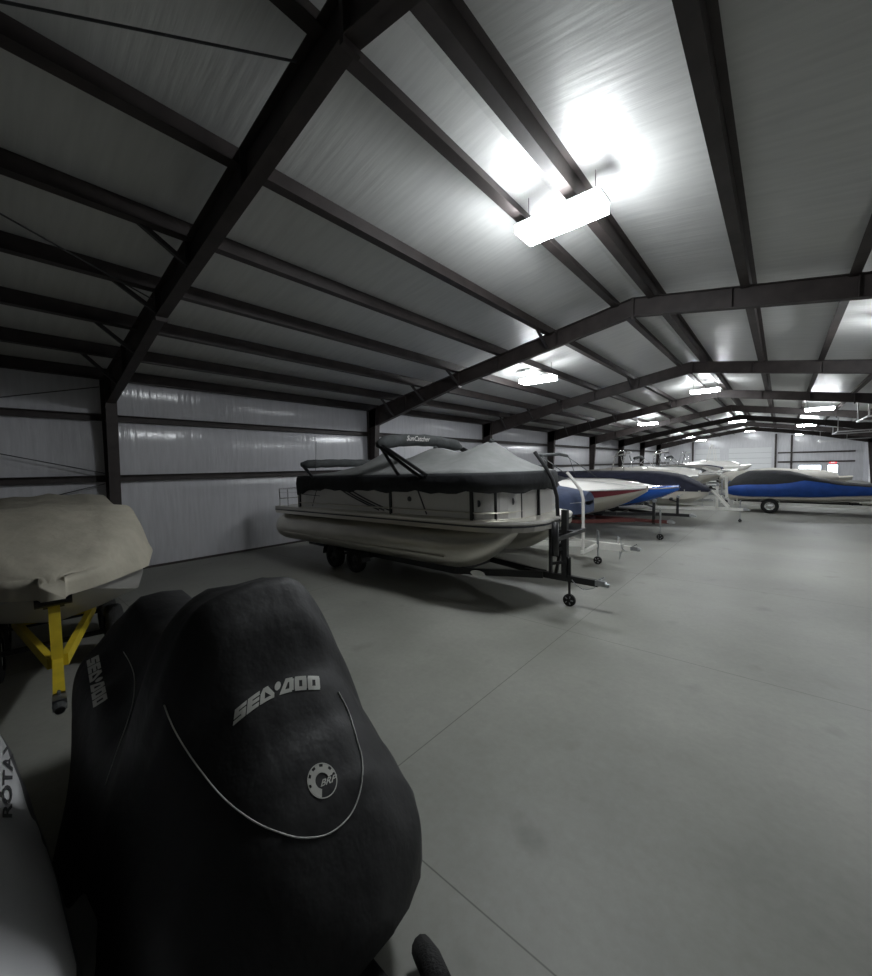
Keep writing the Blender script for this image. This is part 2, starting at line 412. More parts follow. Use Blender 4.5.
# ---- overhead door tracks hung from the right roof slope
def tracks(y0,y1,label):
    t = thing('door_track', label, 'door track', (XR-.1,(y0+y1)/2,4.3), 'overhead door tracks along the right wall')
    for y in (y0,y1):
        bm = bmesh.new(); bar(bm,(XR-.12,y,4.55),(15.4,y,4.45),.06,.08); obj('rail', bm, M['track'], t)
        bm = bmesh.new(); bar(bm,(15.45,y,4.45),(15.45,y,roofz(15.45)-.1),.05,.05); bar(bm,(17.4,y,4.5),(17.4,y,roofz(17.4)-.1),.04,.04); obj('hanger', bm, M['track'], t)
    bm = bmesh.new(); bar(bm,(15.42,y0,4.45),(15.42,y1,4.45),.05,.06); obj('end_bar', bm, M['track'], t)
tracks(57.5,61.5,'hanging galvanised door track deepest in the shed, by the end wall')
tracks(40.2,43.8,'hanging galvanised door track, second from the end wall')
tracks(26.8,30.4,'hanging galvanised door track nearest the camera at the right roof slope')
# ------------------------------------------------------------ lights
def high_bay(x,y,label,lit=True,big=1.):
    z = roofz(x)-.42
    t = thing('high_bay_light', label, 'light', (x,y,z), 'high bay lights under the roof')
    h = bmesh.new(); box(h,(x-.63,y-.21,z+.062),(x+.63,y+.21,z+.10)); obj('housing', h, M['fixture'], t)
    e = bmesh.new(); box(e,(x-.60,y-.24,z-.06),(x+.60,y+.24,z+.06)); obj('lens', e, M['lens'], t)
    c = bmesh.new()
    for s in (-.5,.5): tube(c,[(x+s,y,z+.1),(x+s,y,roofz(x)+.1)],.006,6)
    obj('hanging_cable', c, M['rod'], t)
high_bay(9.98,5.73,'very bright high bay light nearest the camera, blown out white')
high_bay(6.0,13.0,'bright high bay light above the middle of the pontoon boat row, left slope')
high_bay(9.5,24.2,'high bay light under the ridge, second along the ridge row')
high_bay(14.7,14.0,'high bay light at the right edge of the picture, right slope')
high_bay(5.07,32.2,'high bay light on the left slope, second of its row')
high_bay(14.05,31.7,'high bay light on the right slope, second of its row')
high_bay(9.4,45.0,'high bay light under the ridge, third along the ridge row')
high_bay(4.46,51.5,'high bay light on the left slope, far down the shed')
high_bay(14.0,46.0,'high bay light on the right slope, third of its row')
high_bay(4.5,61.0,'farthest high bay light on the left slope, by the end wall')
high_bay(9.4,60.5,'farthest high bay light under the ridge, by the end wall')
high_bay(14.2,60.0,'farthest high bay light on the right slope, by the end wall')
# ------------------------------------------------------------ camera
CAM = Vector((12.48,0,2.538)); F=398.32
yw,pt,rl = (math.radians(a) for a in (49.066,-3.184,-1.02))
fw = Vector((-math.cos(yw)*math.cos(pt), math.sin(yw)*math.cos(pt), math.sin(pt)))
rt = fw.cross(Vector((0,0,1))).normalized(); up = rt.cross(fw)
r2 = rt*math.cos(rl)+up*math.sin(rl); u2 = -rt*math.sin(rl)+up*math.cos(rl)
cam = bpy.data.cameras.new('camera'); co = bpy.data.objects.new('camera', cam); COL.objects.link(co)
R = Matrix((r2,u2,-fw)).transposed().to_4x4(); co.matrix_world = Matrix.Translation(CAM)@R
cam.sensor_fit='HORIZONTAL'; cam.sensor_width=36; cam.lens = F/872*36; cam.clip_start=.05; cam.clip_end=300
scene.camera = co
def ray(u,v): return (fw + r2*(u-436)/F - u2*(v-488)/F).normalized()
# ------------------------------------------------------------ boats
def lerp(a,b,t): return a+(b-a)*t
def interp(tab, x):
    if x<=tab[0][0]: return list(tab[0][1:])
    for a,b in zip(tab,tab[1:]):
        if x<=b[0]:
            t=(x-a[0])/(b[0]-a[0]); t=t*t*(3-2*t)*.5+t*.5
            return [lerp(p,q,t) for p,q in zip(a[1:],b[1:])]
    return list(tab[-1][1:])
def vee_boat(label, yc, xs, xb, beam, zk, zs, hullm, stripem=None, deckm=None, cover=None, d=1, cat='boat', group=None, cover_label=None, cov_h=.45, cov_rng=(0,.72), stripe=(.72,.95), bow_pow=.5, windshield=False, rake=.25, skirt=.12, lower=None):
    """v-hull runabout. xs stern x, xb bow x"""
    L = xb-xs; N=26
    t_ = thing('motorboat', label, cat, (lerp(xs,xb,.4),yc,zk), group)
    def hb(t):
        return beam/2*(1 if t<.45 else max(.015,(1-((t-.45)/.55)**2.4))**bow_pow)*(.93+.07*min(1,t/.3))
    def sheer(t): return zs+.16*t*t
    def keel(t): return zk+(sheer(1)-zk-.12)*max(0,(t-.55)/.45)**2.3
    def sec(t):
        x = xs+L*t; b=hb(t); zt=sheer(t); k=keel(t); ch=lerp(k,zt,.34+.1*t)
        pts=[]
        prof=[(1,1),(1.0,.8),(.985,.6),(.95,.38),(.90,.18),(.86,0)]
        for f,g in prof: pts.append((b*f, lerp(ch,zt,g)))
        for f in (.6,.3,0): pts.append((b*.86*f/.86*.98 if f else 0, lerp(k,ch,f)))
        r = [(x,yc-p,z) for p,z in pts]+[(x,yc+p,z) for p,z in pts[-2::-1]]
        return r
    bm = bmesh.new(); R = loft(bm,[sec(i/N) for i in range(N+1)]); 
    bm.faces.new(R[0]); 
    try: bm.faces.new(R[-1])
    except ValueError: pass
    h = sharp(obj('hull', bm, hullm, t_, True),35)
    # deck
    bm = bmesh.new()
    loft(bm,[[(xs+L*t, yc+s*hb(t), sheer(t)+.08*(1-s*s)) for s in [-1,-.8,-.4,0,.4,.8,1]] for t in [i/N for i in range(N+1)]])
    obj('deck', bm, deckm or hullm, t_, True)
    # rub rail
    bm = bmesh.new()
    for s in (-1,1): tube(bm,[(xs+L*t,yc+s*(hb(t)+.012),sheer(t)-.01) for t in [i/N for i in range(N+1)]],.022,6)
    obj('rub_rail', bm, M['galv'], t_, True)
    if stripem:
        bm = bmesh.new()
        for s in (-1,1):
            def pt(t,g):
                k=keel(t); zt=sheer(t); ch=lerp(k,zt,.34+.1*t)
                return (xs+L*t, yc+s*(hb(t)*(.985+.015*min(1,max(0,(g-.6)/.2)))+.008), lerp(ch,zt,g))
            loft(bm,[[pt(i/N,stripe[0]),pt(i/N,(stripe[0]+stripe[1])/2),pt(i/N,stripe[1])] for i in range(N+1)])
        obj('hull_stripe', bm, stripem, t_, True)
    if lower:
        pass
    if windshield:
        bm = bmesh.new(); tt=.52
        pts=[(xs+L*(tt-.16),yc-hb(.3)*.85,sheer(.4)+.35),(xs+L*tt,yc-hb(.5)*.6,sheer(.5)+.42),(xs+L*tt,yc+hb(.5)*.6,sheer(.5)+.42),(xs+L*(tt-.16),yc+hb(.3)*.85,sheer(.4)+.35)]
        tube(bm,pts,.015,6)
        for p in pts: tube(bm,[p,(p[0]+.25,p[1],sheer(.5)+.02)],.012,6)
        obj('windshield_frame', bm, M['galv'], t_)
    if cover:
        a,b = cov_rng; n=26
        def ring(t):
            x=xs+L*t; hbt=hb(t)*1.02+.035; z=sheer(t)
            u=(t-a)/(b-a); prof=math.sin(PI*min(1,max(0,.12+.80*u)))**.7
            hh = cov_h*prof + .03*math.sin(u*17)
            P=[(1.0,-skirt),(1.01,-skirt*.4),(.99,.035),(.9,.05+hh*.30),(.6,.06+hh*.72),(.3,.08+hh*.93),(0,.08+hh)]
            return [(x,yc-hbt*f,z+g) for f,g in P]+[(x,yc+hbt*f,z+g) for f,g in P[-2::-1]]
        bm = bmesh.new(); R = loft(bm,[ring(lerp(a,b,i/n)) for i in range(n+1)])
        for r in (R[0],R[-1]):
            try: bm.faces.new(r)
            except ValueError: pass
        c = obj('boat_cover', bm, cover, None, True, loc=(lerp(xs,xb,.4),yc,zs))
        tag(c, cover_label or 'cover', 'boat cover')
        sharp(c,50)
    return t_
def trailer(label, yc, x_tail, x_wheels, x_v, x_coup, zr, m, half=.95, post=None, tyre=.32, side=1, pole=None, jack=None, name='boat_trailer', bunkz=None, ft=True, rim='galv', group=None, d=1, jackwheel=.1, zc=None, fenders=True):
    """d=+1: tongue toward +x"""
    zc = zc or zr
    t = thing(name, label, 'trailer', (x_wheels[0],yc,0), group)
    for s in (-1,1):
        bm = bmesh.new(); bar(bm,(x_tail,yc+s*half*.78,zr),(x_v,yc+s*half*.78,zr),.06,.12); bar(bm,(x_v,yc+s*half*.78,zr),(x_coup-d*1.1,yc+s*.05,zc),.06,.12); obj('side_rail', bm, m, t)
    xm = (x_wheels[0]+x_wheels[-1])/2
    for x in (x_tail+d*.1, xm, x_v):
        obj('crossmember', BAR((x,yc-half*.78,zr-.02),(x,yc+half*.78,zr-.02),.06,.08), m, t)
    obj('tongue', BAR((x_coup-d*1.5,yc,zc),(x_coup-d*.12,yc,zc),.08,.11), m, t)
    cb = bmesh.new(); bar(cb,(x_coup-d*.16,yc,zc+.01),(x_coup,yc,zc+.01),.09,.09); tube(cb,[(x_coup-d*.02,yc,zc),(x_coup+d*.06,yc,zc-.01)],[.05,.035],10); tube(cb,[(x_coup-d*.13,yc,zc+.05),(x_coup-d*.02,yc,zc+.12)],.012,6)
    obj('coupler', cb, M['galv'], t)
    bz = bunkz or zr+.12
    for s in (-1,1):
        bm = bmesh.new(); bar(bm,(x_tail,yc+s*.42,bz),(x_v-d*.3,yc+s*.42,bz),.09,.05)
        for x in (x_tail+d*.3,xm,x_v-d*.6): bar(bm,(x,yc+s*.42,zr-.02),(x,yc+s*.42,bz),.04,.04)
        obj('bunk', bm, M['carpet'], t)
    for x in x_wheels:
        obj('axle', T([(x,yc-half-.02,tyre),(x,yc+half+.02,tyre)],.035,8), M['black'], t)
        for s in (-1,1): wheel(t, x, yc+s*(half+.08), tyre, .2, M[rim], s)
    for s in ((-1,1) if fenders else ()):
        bm = bmesh.new(); y0=yc+s*(half+.08)-.13; y1=y0+.26; r=tyre+.07; x0,x1=min(x_wheels),max(x_wheels)
        arc=[(x0-r*math.cos(a),tyre+r*math.sin(a)) for a in [PI*.02+PI/2*k/6 for k in range(7)]]+[(x1+r*math.sin(a),tyre+r*math.cos(a)) for a in [PI/2*k/6 for k in range(7)]]
        loft(bm,[[(x,y0,z),(x,y1,z),(x,y1,z+.012),(x,y0,z+.012)] for x,z in arc],closed=True,cap=True)
        obj('fender', bm, m, t)
    if post:
        xp, zp, pm = post
        bm = bmesh.new(); bar(bm,(xp,yc,zr),(xp,yc,zp),.08,.08); obj('winch_post', bm, pm, t)
        bm = bmesh.new(); bar(bm,(xp-d*.02,yc,zp-.18),(xp-d*.2,yc,zp-.12),.06,.05); tube(bm,[(xp-d*.22,yc-.09,zp-.08),(xp-d*.22,yc+.09,zp-.08)],.06,10); obj('bow_stop', bm, M['black'], t)
        bm = bmesh.new(); tube(bm,[(xp+d*.02,yc-.07,zp+.02),(xp+d*.02,yc+.07,zp+.02)],.055,12); bar(bm,(xp+d*.02,yc+.1,zp+.02),(xp+d*.16,yc+.1,zp+.12),.02,.02); obj('winch', bm, M['galv'], t)
    if jack:
        xj, yo = jack; r=jackwheel
        bm = bmesh.new(); tube(bm,[(xj,yc+yo,r+.06),(xj,yc+yo,zc+.02)],.022,10); tube(bm,[(xj,yc+yo,zc-.08),(xj,yc+yo,zc+.38)],.03,10); tube(bm,[(xj,yc+yo,zc+.38),(xj+.02,yc+yo-.12,zc+.39),(xj+.02,yc+yo-.12,zc+.45)],.01,6)
        j = obj('jack', bm, M['galv'] if m is not M['black'] else M['black'], t)
        bm = bmesh.new(); tube(bm,[(xj,yc+yo-.025,r),(xj,yc+yo+.025,r)],r,18); tube(bm,[(xj,yc+yo-.04,r),(xj,yc+yo+.04,r)],r*.35,10)
        bar(bm,(xj-.0,yc+yo-.035,r),(xj,yc+yo-.035,r+.1),.02,.01); bar(bm,(xj,yc+yo+.035,r),(xj,yc+yo+.035,r+.1),.02,.01)
        jw = obj('jack_wheel', bm, M['rubber'], j)
        bm = bmesh.new()
        for k in range(5):
            a=2*PI*k/5
            for sd in (-1,1): tube(bm,[(xj,yc+yo+sd*.03,r),(xj+r*.7*math.cos(a),yc+yo+sd*.03,r+r*.7*math.sin(a))],r*.09,6)
        obj('wheel_hub', bm, M['galv'], j)
    return t
# ============================================================ PONTOON BOAT
PC = 6.8; DZ0, DZ1 = 1.10, 1.24
pb = thing('pontoon_boat','long grey pontoon boat with aluminium tubes, nearest boat at the left wall','boat',(5.6,PC,.5))
def tube_hull(yc):
    bm = bmesh.new(); r=.37; zc=.98; n=24
    xs=[(1.7,.05,0),(1.72,.9,0),(1.95,1,0)]+[(x,1,0) for x in (3,4,5,6,7,7.8)]
    rings=[]
    for x,s,dz in xs: rings.append([(x,yc+r*s*math.cos(2*PI*k/n),zc+r*s*math.sin(2*PI*k/n)) for k in range(n)])
    for k_ in range(1,13):   # nose: bottom sweeps up to the tip, top stays level
        t=k_/12; x=7.7+1.55*t; w=r*math.sqrt(max(0,1-t**2.2)); top=zc+r*1.0+.07*t; botz=zc-r+ (top-.03-(zc-r))*t**2.4
        hh=(top-botz)/2; c=(top+botz)/2
        rings.append([(x,yc+max(w,.02)*math.cos(2*PI*k/n),c+max(hh,.02)*math.sin(2*PI*k/n)) for k in range(n)])
    loft(bm,rings,closed=True,cap=True)
    return bm
for y in (5.82,7.78):
    o = sharp(obj('pontoon_tube', tube_hull(y), M['alum'], pb, True),60)
    bm = bmesh.new()
    for s in (-1,1): bar(bm,(2.2,y+s*.36,.86),(7.9,y+s*.36,.86),.05,.02)
    obj('lifting_strake', bm, M['alum'], o)
def deck_outline(off=0):
    P=[(1.75,5.48-off),(1.75,8.12+off)]
    for k in range(9):
        a=PI/2*k/8; P.append((8.35+(1.16+off)*math.sin(a)**1.0, PC+ (1.32+off)*math.cos(a)**.55))
    for k in range(8,-1,-1):
        a=PI/2*k/8; P.append((8.35+(1.16+off)*math.sin(a), PC-(1.32+off)*math.cos(a)**.55))
    Q=[]
    for p in P:
        if not Q or (abs(Q[-1][0]-p[0])+abs(Q[-1][1]-p[1]))>.01: Q.append(p)
    return Q
def prism(P,z0,z1):
    bm = bmesh.new(); a=[bm.verts.new((x,y,z0)) for x,y in P]; b=[bm.verts.new((x,y,z1)) for x,y in P]; n=len(P)
    for i in range(n): bm.faces.new((a[i],a[(i+1)%n],b[(i+1)%n],b[i]))
    bm.faces.new(a); bm.faces.new(b[::-1]); return bm
dk = obj('deck', prism(deck_outline(),1.36,1.55), M['alum'], pb)
obj('deck_trim', prism(deck_outline(.015),1.495,1.535), M['white'], dk)
obj('dark_seam', prism(deck_outline(.012),1.44,1.47), M['decal'], dk)  # charcoal band around the deck side
# fence: near side, far side, bow (follows deck curve set in)
FZ0, FZ1 = 1.56, 2.20
def fence_path():
    P=[(2.95,5.56)]
    for x in (5.0,6.6,8.45): P.append((x,5.56))
    for k in range(1,9):
        a=PI/2*k/8; P.append((8.45+.66*math.sin(a), PC-1.24*math.cos(a)**.5))
    Q=P+[(x,2*PC-y) for x,y in P[-2::-1]]
    return Q
FP = fence_path()
bm = bmesh.new(); n=len(FP)
for i in range(n-1):
    bar(bm,(*FP[i],(FZ0+FZ1)/2),(*FP[i+1],(FZ0+FZ1)/2),.03,FZ1-FZ0)
bar(bm,(2.95,5.56,(FZ0+FZ1)/2),(2.95,8.04,(FZ0+FZ1)/2),.03,FZ1-FZ0)
fence = obj('fence_panel', bm, M['panel'], pb)
pb.rotation_euler=(0,-.014,0)
bm = bmesh.new()
for z in (FZ0,FZ0+.12,FZ1-.02): tube(bm,[(x-(.0),y-(.03 if y<PC else -.03),z) for x,y in FP],.016,6)
obj('fence_rail', bm, M['alum'], pb)
def post_at(x,y,m='black',w=.06):
    obj('fence_post', B((x-w/2,y-.035,FZ0-.02),(x+w/2,y+.0,FZ1)), M[m], pb)
for x in (2.97,6.46,8.5): post_at(x,5.55)
post_at(8.85,5.72,w=.09); post_at(9.08,6.2,w=.05); post_at(9.14,6.75)
# decals on the near fence panels
bm = bmesh.new()
def strip2(bm, pts, w, y=5.535):
    for p,q in zip(pts,pts[1:]): 
        dx,dz=q[0]-p[0],q[1]-p[1]; l=math.hypot(dx,dz); nx,nz=-dz/l*w/2,dx/l*w/2
        v=[bm.verts.new(c) for c in ((p[0]+nx,y,p[1]+nz),(q[0]+nx,y,q[1]+nz),(q[0]-nx,y,q[1]-nz),(p[0]-nx,y,p[1]-nz))]; bm.faces.new(v)
for off in (0,.16,.36): strip2(bm,[(4.6+off+1.5*t, 2.14-.52*t**.75) for t in [k/10 for k in range(11)]],.035)
strip2(bm,[(3.9-.35*t,2.14-.54*t**1.5) for t in [k/6 for k in range(7)]],.03)
strip2(bm,[(7.2+.25*t,2.14-.54*t) for t in [k/6 for k in range(7)]],.04)
strip2(bm,[(3.05,1.90),(3.9,1.87)],.015)
strip2(bm,[(6.1,1.68),(8.4,1.68)],.02)
obj('stripe_decal', bm, M['decal'], fence)
bm = bmesh.new()
for x in (9.28,):
    tube(bm,[(9.02,6.0,1.86),(9.01,5.98,1.86)],.075,16)
tube(bm,[(8.62,5.58,1.84),(8.61,5.56,1.84)],.06,16)
tube(bm,[(7.0,5.545,1.88),(7.0,5.53,1.88)],.05,12)
obj('round_badge', bm, M['decal'], fence)
# stern gate rail
bm = bmesh.new()
for y in (5.56,8.04): tube(bm,[(1.85,y,1.55),(1.85,y,2.02),(2.85,y,2.04),(2.85,y,1.55)],.02,8); tube(bm,[(2.3,y,1.55),(2.3,y,2.02)],.014,6); tube(bm,[(1.85,y,1.92),(2.85,y,1.94)],.01,6)
tube(bm,[(1.85,5.56,2.02),(1.85,8.04,2.02)],.02,8); tube(bm,[(1.85,5.56,1.75),(1.85,8.04,1.75)],.014,6)
obj('stern_rail', bm, M['chrome'], pb)
# seats / console hidden under the cover are left out; outboard skeg shows behind
bm = bmesh.new()
loft(bm,[[(1.35+dx*s,PC+dy*s,z) for dx,dy in ((-.2,-.1),(.2,-.14),(.25,0),(.2,.14),(-.2,.1))] for z,s in ((.45,.3),(.8,.45),(1.2,.6),(1.3,1.),(1.75,1.1),(1.9,.7))],closed=True,cap=True)
obj('outboard_motor', bm, M['black'], pb, True)
# antenna
obj('antenna', T([(3.4,5.75,2.4),(3.5,5.75,3.25)],.006,6), M['rod'], pb)
# --- cover
cvr = thing('boat_cover','grey canvas cover with black skirt stretched over the pontoon boat','boat cover',(5.6,PC,2.0))
cvr.rotation_euler=(0,-.014,0)
def cov_ridge(x):
    tab=[(2.92,2.44),(3.3,2.50),(4.4,2.66),(5.0,2.95),(5.6,2.70),(6.6,2.93),(7.3,2.78),(8.1,2.98),(8.7,2.62),(9.0,2.46),(9.2,2.37)]
    return interp(tab,x)[0]
def cov_hw(x):
    if x<8.45: return 1.29
    t=min(1,(x-8.45)/.76); return max(.03,1.29*max(0,1-t**2.2)**.5)
CX=[2.92,2.95]+[3.0+.2*k for k in range(30)]+[8.95,9.05,9.12,9.17,9.20,9.21]
EZ=2.36
def cring(x):
    hw=cov_hw(x); rz=max(cov_ridge(x),EZ+.01); P=[]
    for k in range(13):
        s=-1+2*k/12; a=abs(s)
        z=EZ+(rz-EZ)*(1-a)**(1.15) + (-.02*math.sin(6*x)*(1-a)*a*2)
        P.append((x,PC+hw*s,z))
    return P
bm = bmesh.new(); loft(bm,[cring(x) for x in CX]); top = obj('cover_top', bm, M['greycv'], cvr, True); solidify(top,.008)
bm = bmesh.new()
def skirt_path():
    P=[(x,PC-cov_hw(x)) for x in CX]; Q=[(x,PC+cov_hw(x)) for x in CX[::-1]]
    return P+Q
SP = skirt_path()
rings=[]
for i,(x,y) in enumerate(SP+[SP[0]]):
    c=Vector((x-6.2,y-PC,0)); c=c.normalized() if c.length else c
    sy = -1 if y<PC else 1
    w1=.022+.012*math.sin(i*1.3); zb=2.02+.02*math.sin(i*.9)-( .02*math.sin(i*2.1))
    zb += (-.12 if x<3.3 else 0)
    rings.append([(x,y,EZ+.004),(x+.03*(x>9.0),y+sy*.03,EZ-.05),(x+.04*(x>9.0),y+sy*(.03+w1),2.18),(x+.03*(x>9.0),y+sy*.03,zb)])
loft(bm,rings)
sk = obj('cover_skirt', bm, M['blackcv'], cvr, True); sk['label']='black skirt band'; solidify(sk,.006)
for x in (5.0,6.6,8.1):
    bm = bmesh.new(); z=cov_ridge(x); loft(bm,[[(x+r*math.cos(a),PC+r*math.sin(a),z+h) for a in [2*PI*k/12 for k in range(12)]] for r,h in ((.05,-.03),(.05,.01),(.035,.035),(.005,.045))],closed=True,cap=True)
    obj('support_knob', bm, M['charcv'], cvr, True)
# --- bimini tops (folded, booted), across the beam
def bimini(x,z,y0,y1,arch,r,feet,name,label,text=None):
    t = obj(name, T([(x+.02*math.sin(k),lerp(y0,y1,k/14),z+arch*(math.sin(PI*k/14)**.6)) for k in range(15)],[r*.55]+[r*(1+.06*math.sin(k*2.3)) for k in range(13)]+[r*.45],14), M['charcv'], pb, True)
    t['label']=label
    bm = bmesh.new()
    for y in (y0+.03,y1-.03):
        for (dx,zf,off) in feet: tube(bm,[(x+off,y,z-.02),(x+dx,y,zf)],.036,8)
    obj('bimini_frame', bm, M['black'], t)
    return t
bim = bimini(6.25,2.98,5.42,8.2,.14,.135,[(1.15,2.30,.0),(1.30,2.34,.12),(.55,2.36,.04)],'bimini_top','folded dark bimini top over the middle of the boat')
bimini(3.25,2.66,5.45,8.1,.03,.11,[(.5,2.3,0),(.35,2.4,.05)],'bimini_top','folded dark bimini top at the stern')
# script logo on the boot, facing the aisle side
bm = textmesh('SunCatcher',.155,.35)
ym=(5.42+8.2)/2-.35
bmesh.ops.transform(bm, matrix=Matrix.Translation((6.25+.170,ym,3.13))@Matrix.Rotation(PI/2,4,'Z')@Matrix.Rotation(PI/2,4,'X'), verts=bm.verts)
obj('lettering', bm, M['white'], bim, keepn=True)
# --- pontoon trailer
pt_ = trailer('black tandem trailer under the pontoon boat with tall winch stand', PC, 2.3,(3.9,4.75),7.6,10.3,.44,M['black'],half=.80,tyre=.30,jack=(9.68,.0),rim='black',bunkz=.50,jackwheel=.11,name='boat_trailer',zc=.50)  # wheel rims coloured black to stand in for shade under the boat
bm = bmesh.new()
bar(bm,(9.60,PC,.45),(9.60,PC,1.72),.10,.10); bar(bm,(9.42,PC,.5),(9.58,PC,1.3),.05,.05)
obj('winch_post', bm, M['black'], pt_)
bm = bmesh.new()
for z in (.78,1.02,1.28): bar(bm,(9.45,PC-.22,z),(9.62,PC+.05,z),.04,.05)
bar(bm,(9.44,PC-.24,.62),(9.44,PC-.24,1.5),.05,.05)
obj('ladder_step', bm, M['black'], pt_)
obj('guide_pole', T([(9.02,PC,2.76),(9.22,PC,2.50),(9.36,PC,2.26),(9.45,PC,1.95),(9.47,PC,1.5),(9.47,PC,.86)],.035,10), M['black'], pt_)
bm = bmesh.new(); bar(bm,(9.80,5.95,1.33),(9.80,7.2,1.33),.05,.06); bar(bm,(9.5,PC,1.33),(9.8,PC,1.33),.05,.06); obj('bow_bar', bm, M['black'], pt_)
bm = bmesh.new(); tube(bm,[(9.80,5.95,1.08),(9.80,5.95,1.62)],.055,12); obj('roller_pad', bm, M['black'], pt_, True)
bm = bmesh.new(); tube(bm,[(8.39,PC-1.0,.42),(8.39,PC-1.02,.42)],.12,24); bmesh.ops.scale(bm,vec=(1.4,1,.5),space=Matrix.Translation((-8.39,-(PC-1.0),-.42)),verts=bm.verts)
# side rail is the widest at x_v; put the oval on the converging rail
bmesh.ops.translate(bm, verts=bm.verts, vec=(-.25,.39,.05))
obj('oval_badge', bm, M['chrome'], pt_)
bm = bmesh.new(); tube(bm,[(9.75,PC-.06,.5),(9.85,PC-.12,.44),(9.98,PC-.11,.38),(10.12,PC-.05,.42),(10.2,PC,.5)],.008,6); obj('safety_chain', bm, M['galv'], pt_)
# ============================================================ TAN COVERED BOAT on yellow trailer
TC=.42
tb = thing('motorboat','grey hull under the tan cover at the far left','boat',(4,TC,.6))
def tan_hw(x): 
    t=max(0,(x-5.2)/1.85); return max(.04,.94*max(0,1-t**2.3)**.62)
bm = bmesh.new(); X=[.9+.25*k for k in range(23)]+[6.6,6.75,6.9,6.98,7.03]
def thr(x):
    hw=tan_hw(x); up_=max(0,(x-5.0)/2.05)**2.2; k=.62+.72*up_; zt=1.42
    P=[(1,zt),(.99,lerp(k,zt,.6)),(.93,lerp(k,zt,.35)),(.5,lerp(k,zt,.15)),(0,k)]
    return [(x,TC-hw*f,z) for f,z in P]+[(x,TC+hw*f,z) for f,z in P[-2::-1]]
R_ = loft(bm,[thr(x) for x in X]); bm.faces.new(R_[0])
sharp(obj('hull', bm, M['greyhull'], tb, True),35)
bm = bmesh.new()
def tcr(x):
    hw=tan_hw(x)*1.03+.05; e=max(0,(x-4.6)/2.5); crown=2.08-.10*math.sin(max(0,x-1)*.8)**2-.50*e**2.4
    edge=1.42+.0*e; fold=.03*math.sin(x*9)
    P=[(1.03+.05*math.sin(x*4.1),edge-.13+.05*math.sin(x*3.1)),(1.04,edge),(1.0,edge+.09+fold*.4),(.94,lerp(edge,crown,.55)),(.86,lerp(edge,crown,.90)),(.5,lerp(edge,crown,.97)+fold*.3),(.25,lerp(edge,crown,.96)-fold*.5),(0,crown+.02)]
    return [(x,TC-hw*f,z) for f,z in P]+[(x,TC+hw*f,z) for f,z in P[-2::-1]]
X2=[.8+.2*k for k in range(31)]+[6.9,6.98,7.04,7.09,7.12]
R_ = loft(bm,[tcr(x) for x in X2])
try: bm.faces.new(R_[0]); bm.faces.new(R_[-1])
except ValueError: pass
tc_ = obj('boat_cover', bm, M['tancv'], None, True, loc=(4,TC,1.4)); tag(tc_,'loose tan canvas cover over the boat at the far left','boat cover')
yt = trailer('bright yellow boat trailer under the tan covered boat', TC,1.2,(4.3,5.4),5.0,8.0,.60,M['yellow'],half=.50,tyre=.34,rim='white',bunkz=.66,zc=.60,fenders=False)
bm = bmesh.new(); bar(bm,(6.95,TC,.6),(6.86,TC,1.18),.09,.10); obj('winch_post', bm, M['yellow'], yt)
bm = bmesh.new(); tube(bm,[(6.93,TC-.14,1.24),(6.93,TC+.14,1.24)],.055,12); bar(bm,(6.84,TC,1.18),(6.93,TC,1.26),.16,.08); obj('bow_stop', bm, M['black'], yt)
for s in (-1,1): 
    bm = bmesh.new(); bar(bm,(3.2,TC+s*.9,.6),(3.2,TC+s*.90,1.15),.06,.06); bar(bm,(3.2,TC+s*.5,.6),(3.2,TC+s*.93,.6),.06,.06); obj('guide_post', bm, M['yellow'], yt)
YA = math.radians(-5)
for o_ in (tb, tc_, yt):   # parked at a slight angle to the wall
    d_ = Vector((o_.location.x-6.9, o_.location.y-.42, 0)); d_.rotate(Matrix.Rotation(YA,3,'Z'))
    o_.location = (6.9+d_.x, .45+d_.y, o_.location.z); o_.rotation_euler = (0,0,YA)
# ============================================================ JET SKI under black cover
SC=1.0
sk_ = thing('jet_ski','jet ski under a black fitted cover, large in the lower left foreground','jet ski',(9.6,SC,.3))
ST=[#x   hw   zbot  zg    zt   hh
 (8.05,.42,.28,.80,.86,.30),(8.1,.54,.20,1.02,1.12,.34),(8.2,.60,.18,1.12,1.34,.36),(8.45,.62,.18,1.12,1.50,.30),(8.9,.62,.20,1.08,1.40,.28),
 (9.4,.61,.25,.98,1.47,.33),(9.75,.62,.28,.98,1.72,.46),(10.0,.63,.30,.98,1.86,.56),(10.22,.63,.31,.97,1.88,.57),(10.36,.63,.32,.96,1.72,.55),
 (10.48,.625,.33,.94,1.42,.50),(10.7,.615,.34,.88,1.18,.46),(10.9,.58,.35,.80,1.02,.40),(11.0,.53,.36,.72,.90,.34),(11.08,.44,.37,.64,.78,.3),(11.15,.30,.39,.56,.66,.2),(11.21,.12,.43,.48,.54,.1)]
def skring(x, g=0.):
    hw,zb,zg,zt,hh = interp(ST,x); P=[]; n=48
    for k in range(n+1):
        a=-1+2*k/n; ang=PI*(1-(a+1)/2)
        c=math.cos(ang); s=math.sin(ang)
        y=hw*(abs(c)**.52)*(1 if c>0 else -1); z=zb+(zg-zb)*(s**.36)
        r=abs(y)/hh; z=max(z, z+(zt-zg)*math.exp(-(r**3.8)*.9))
        if c<0: y -= .22*max(0,1-(z-zb)/.75)**1.5*min(1,max(0,(x-8.3)/1.0))*min(1,max(0,(11.16-x)/.22))
        # soft folds
        if z>zb+.05:
            f=.010*math.sin(13*x+4*y)+.008*math.sin(23*y-9*x)
            z+=f*(1 if zt>1.2 else .4)
        P.append((x+g*0,SC+y,z))
    return P
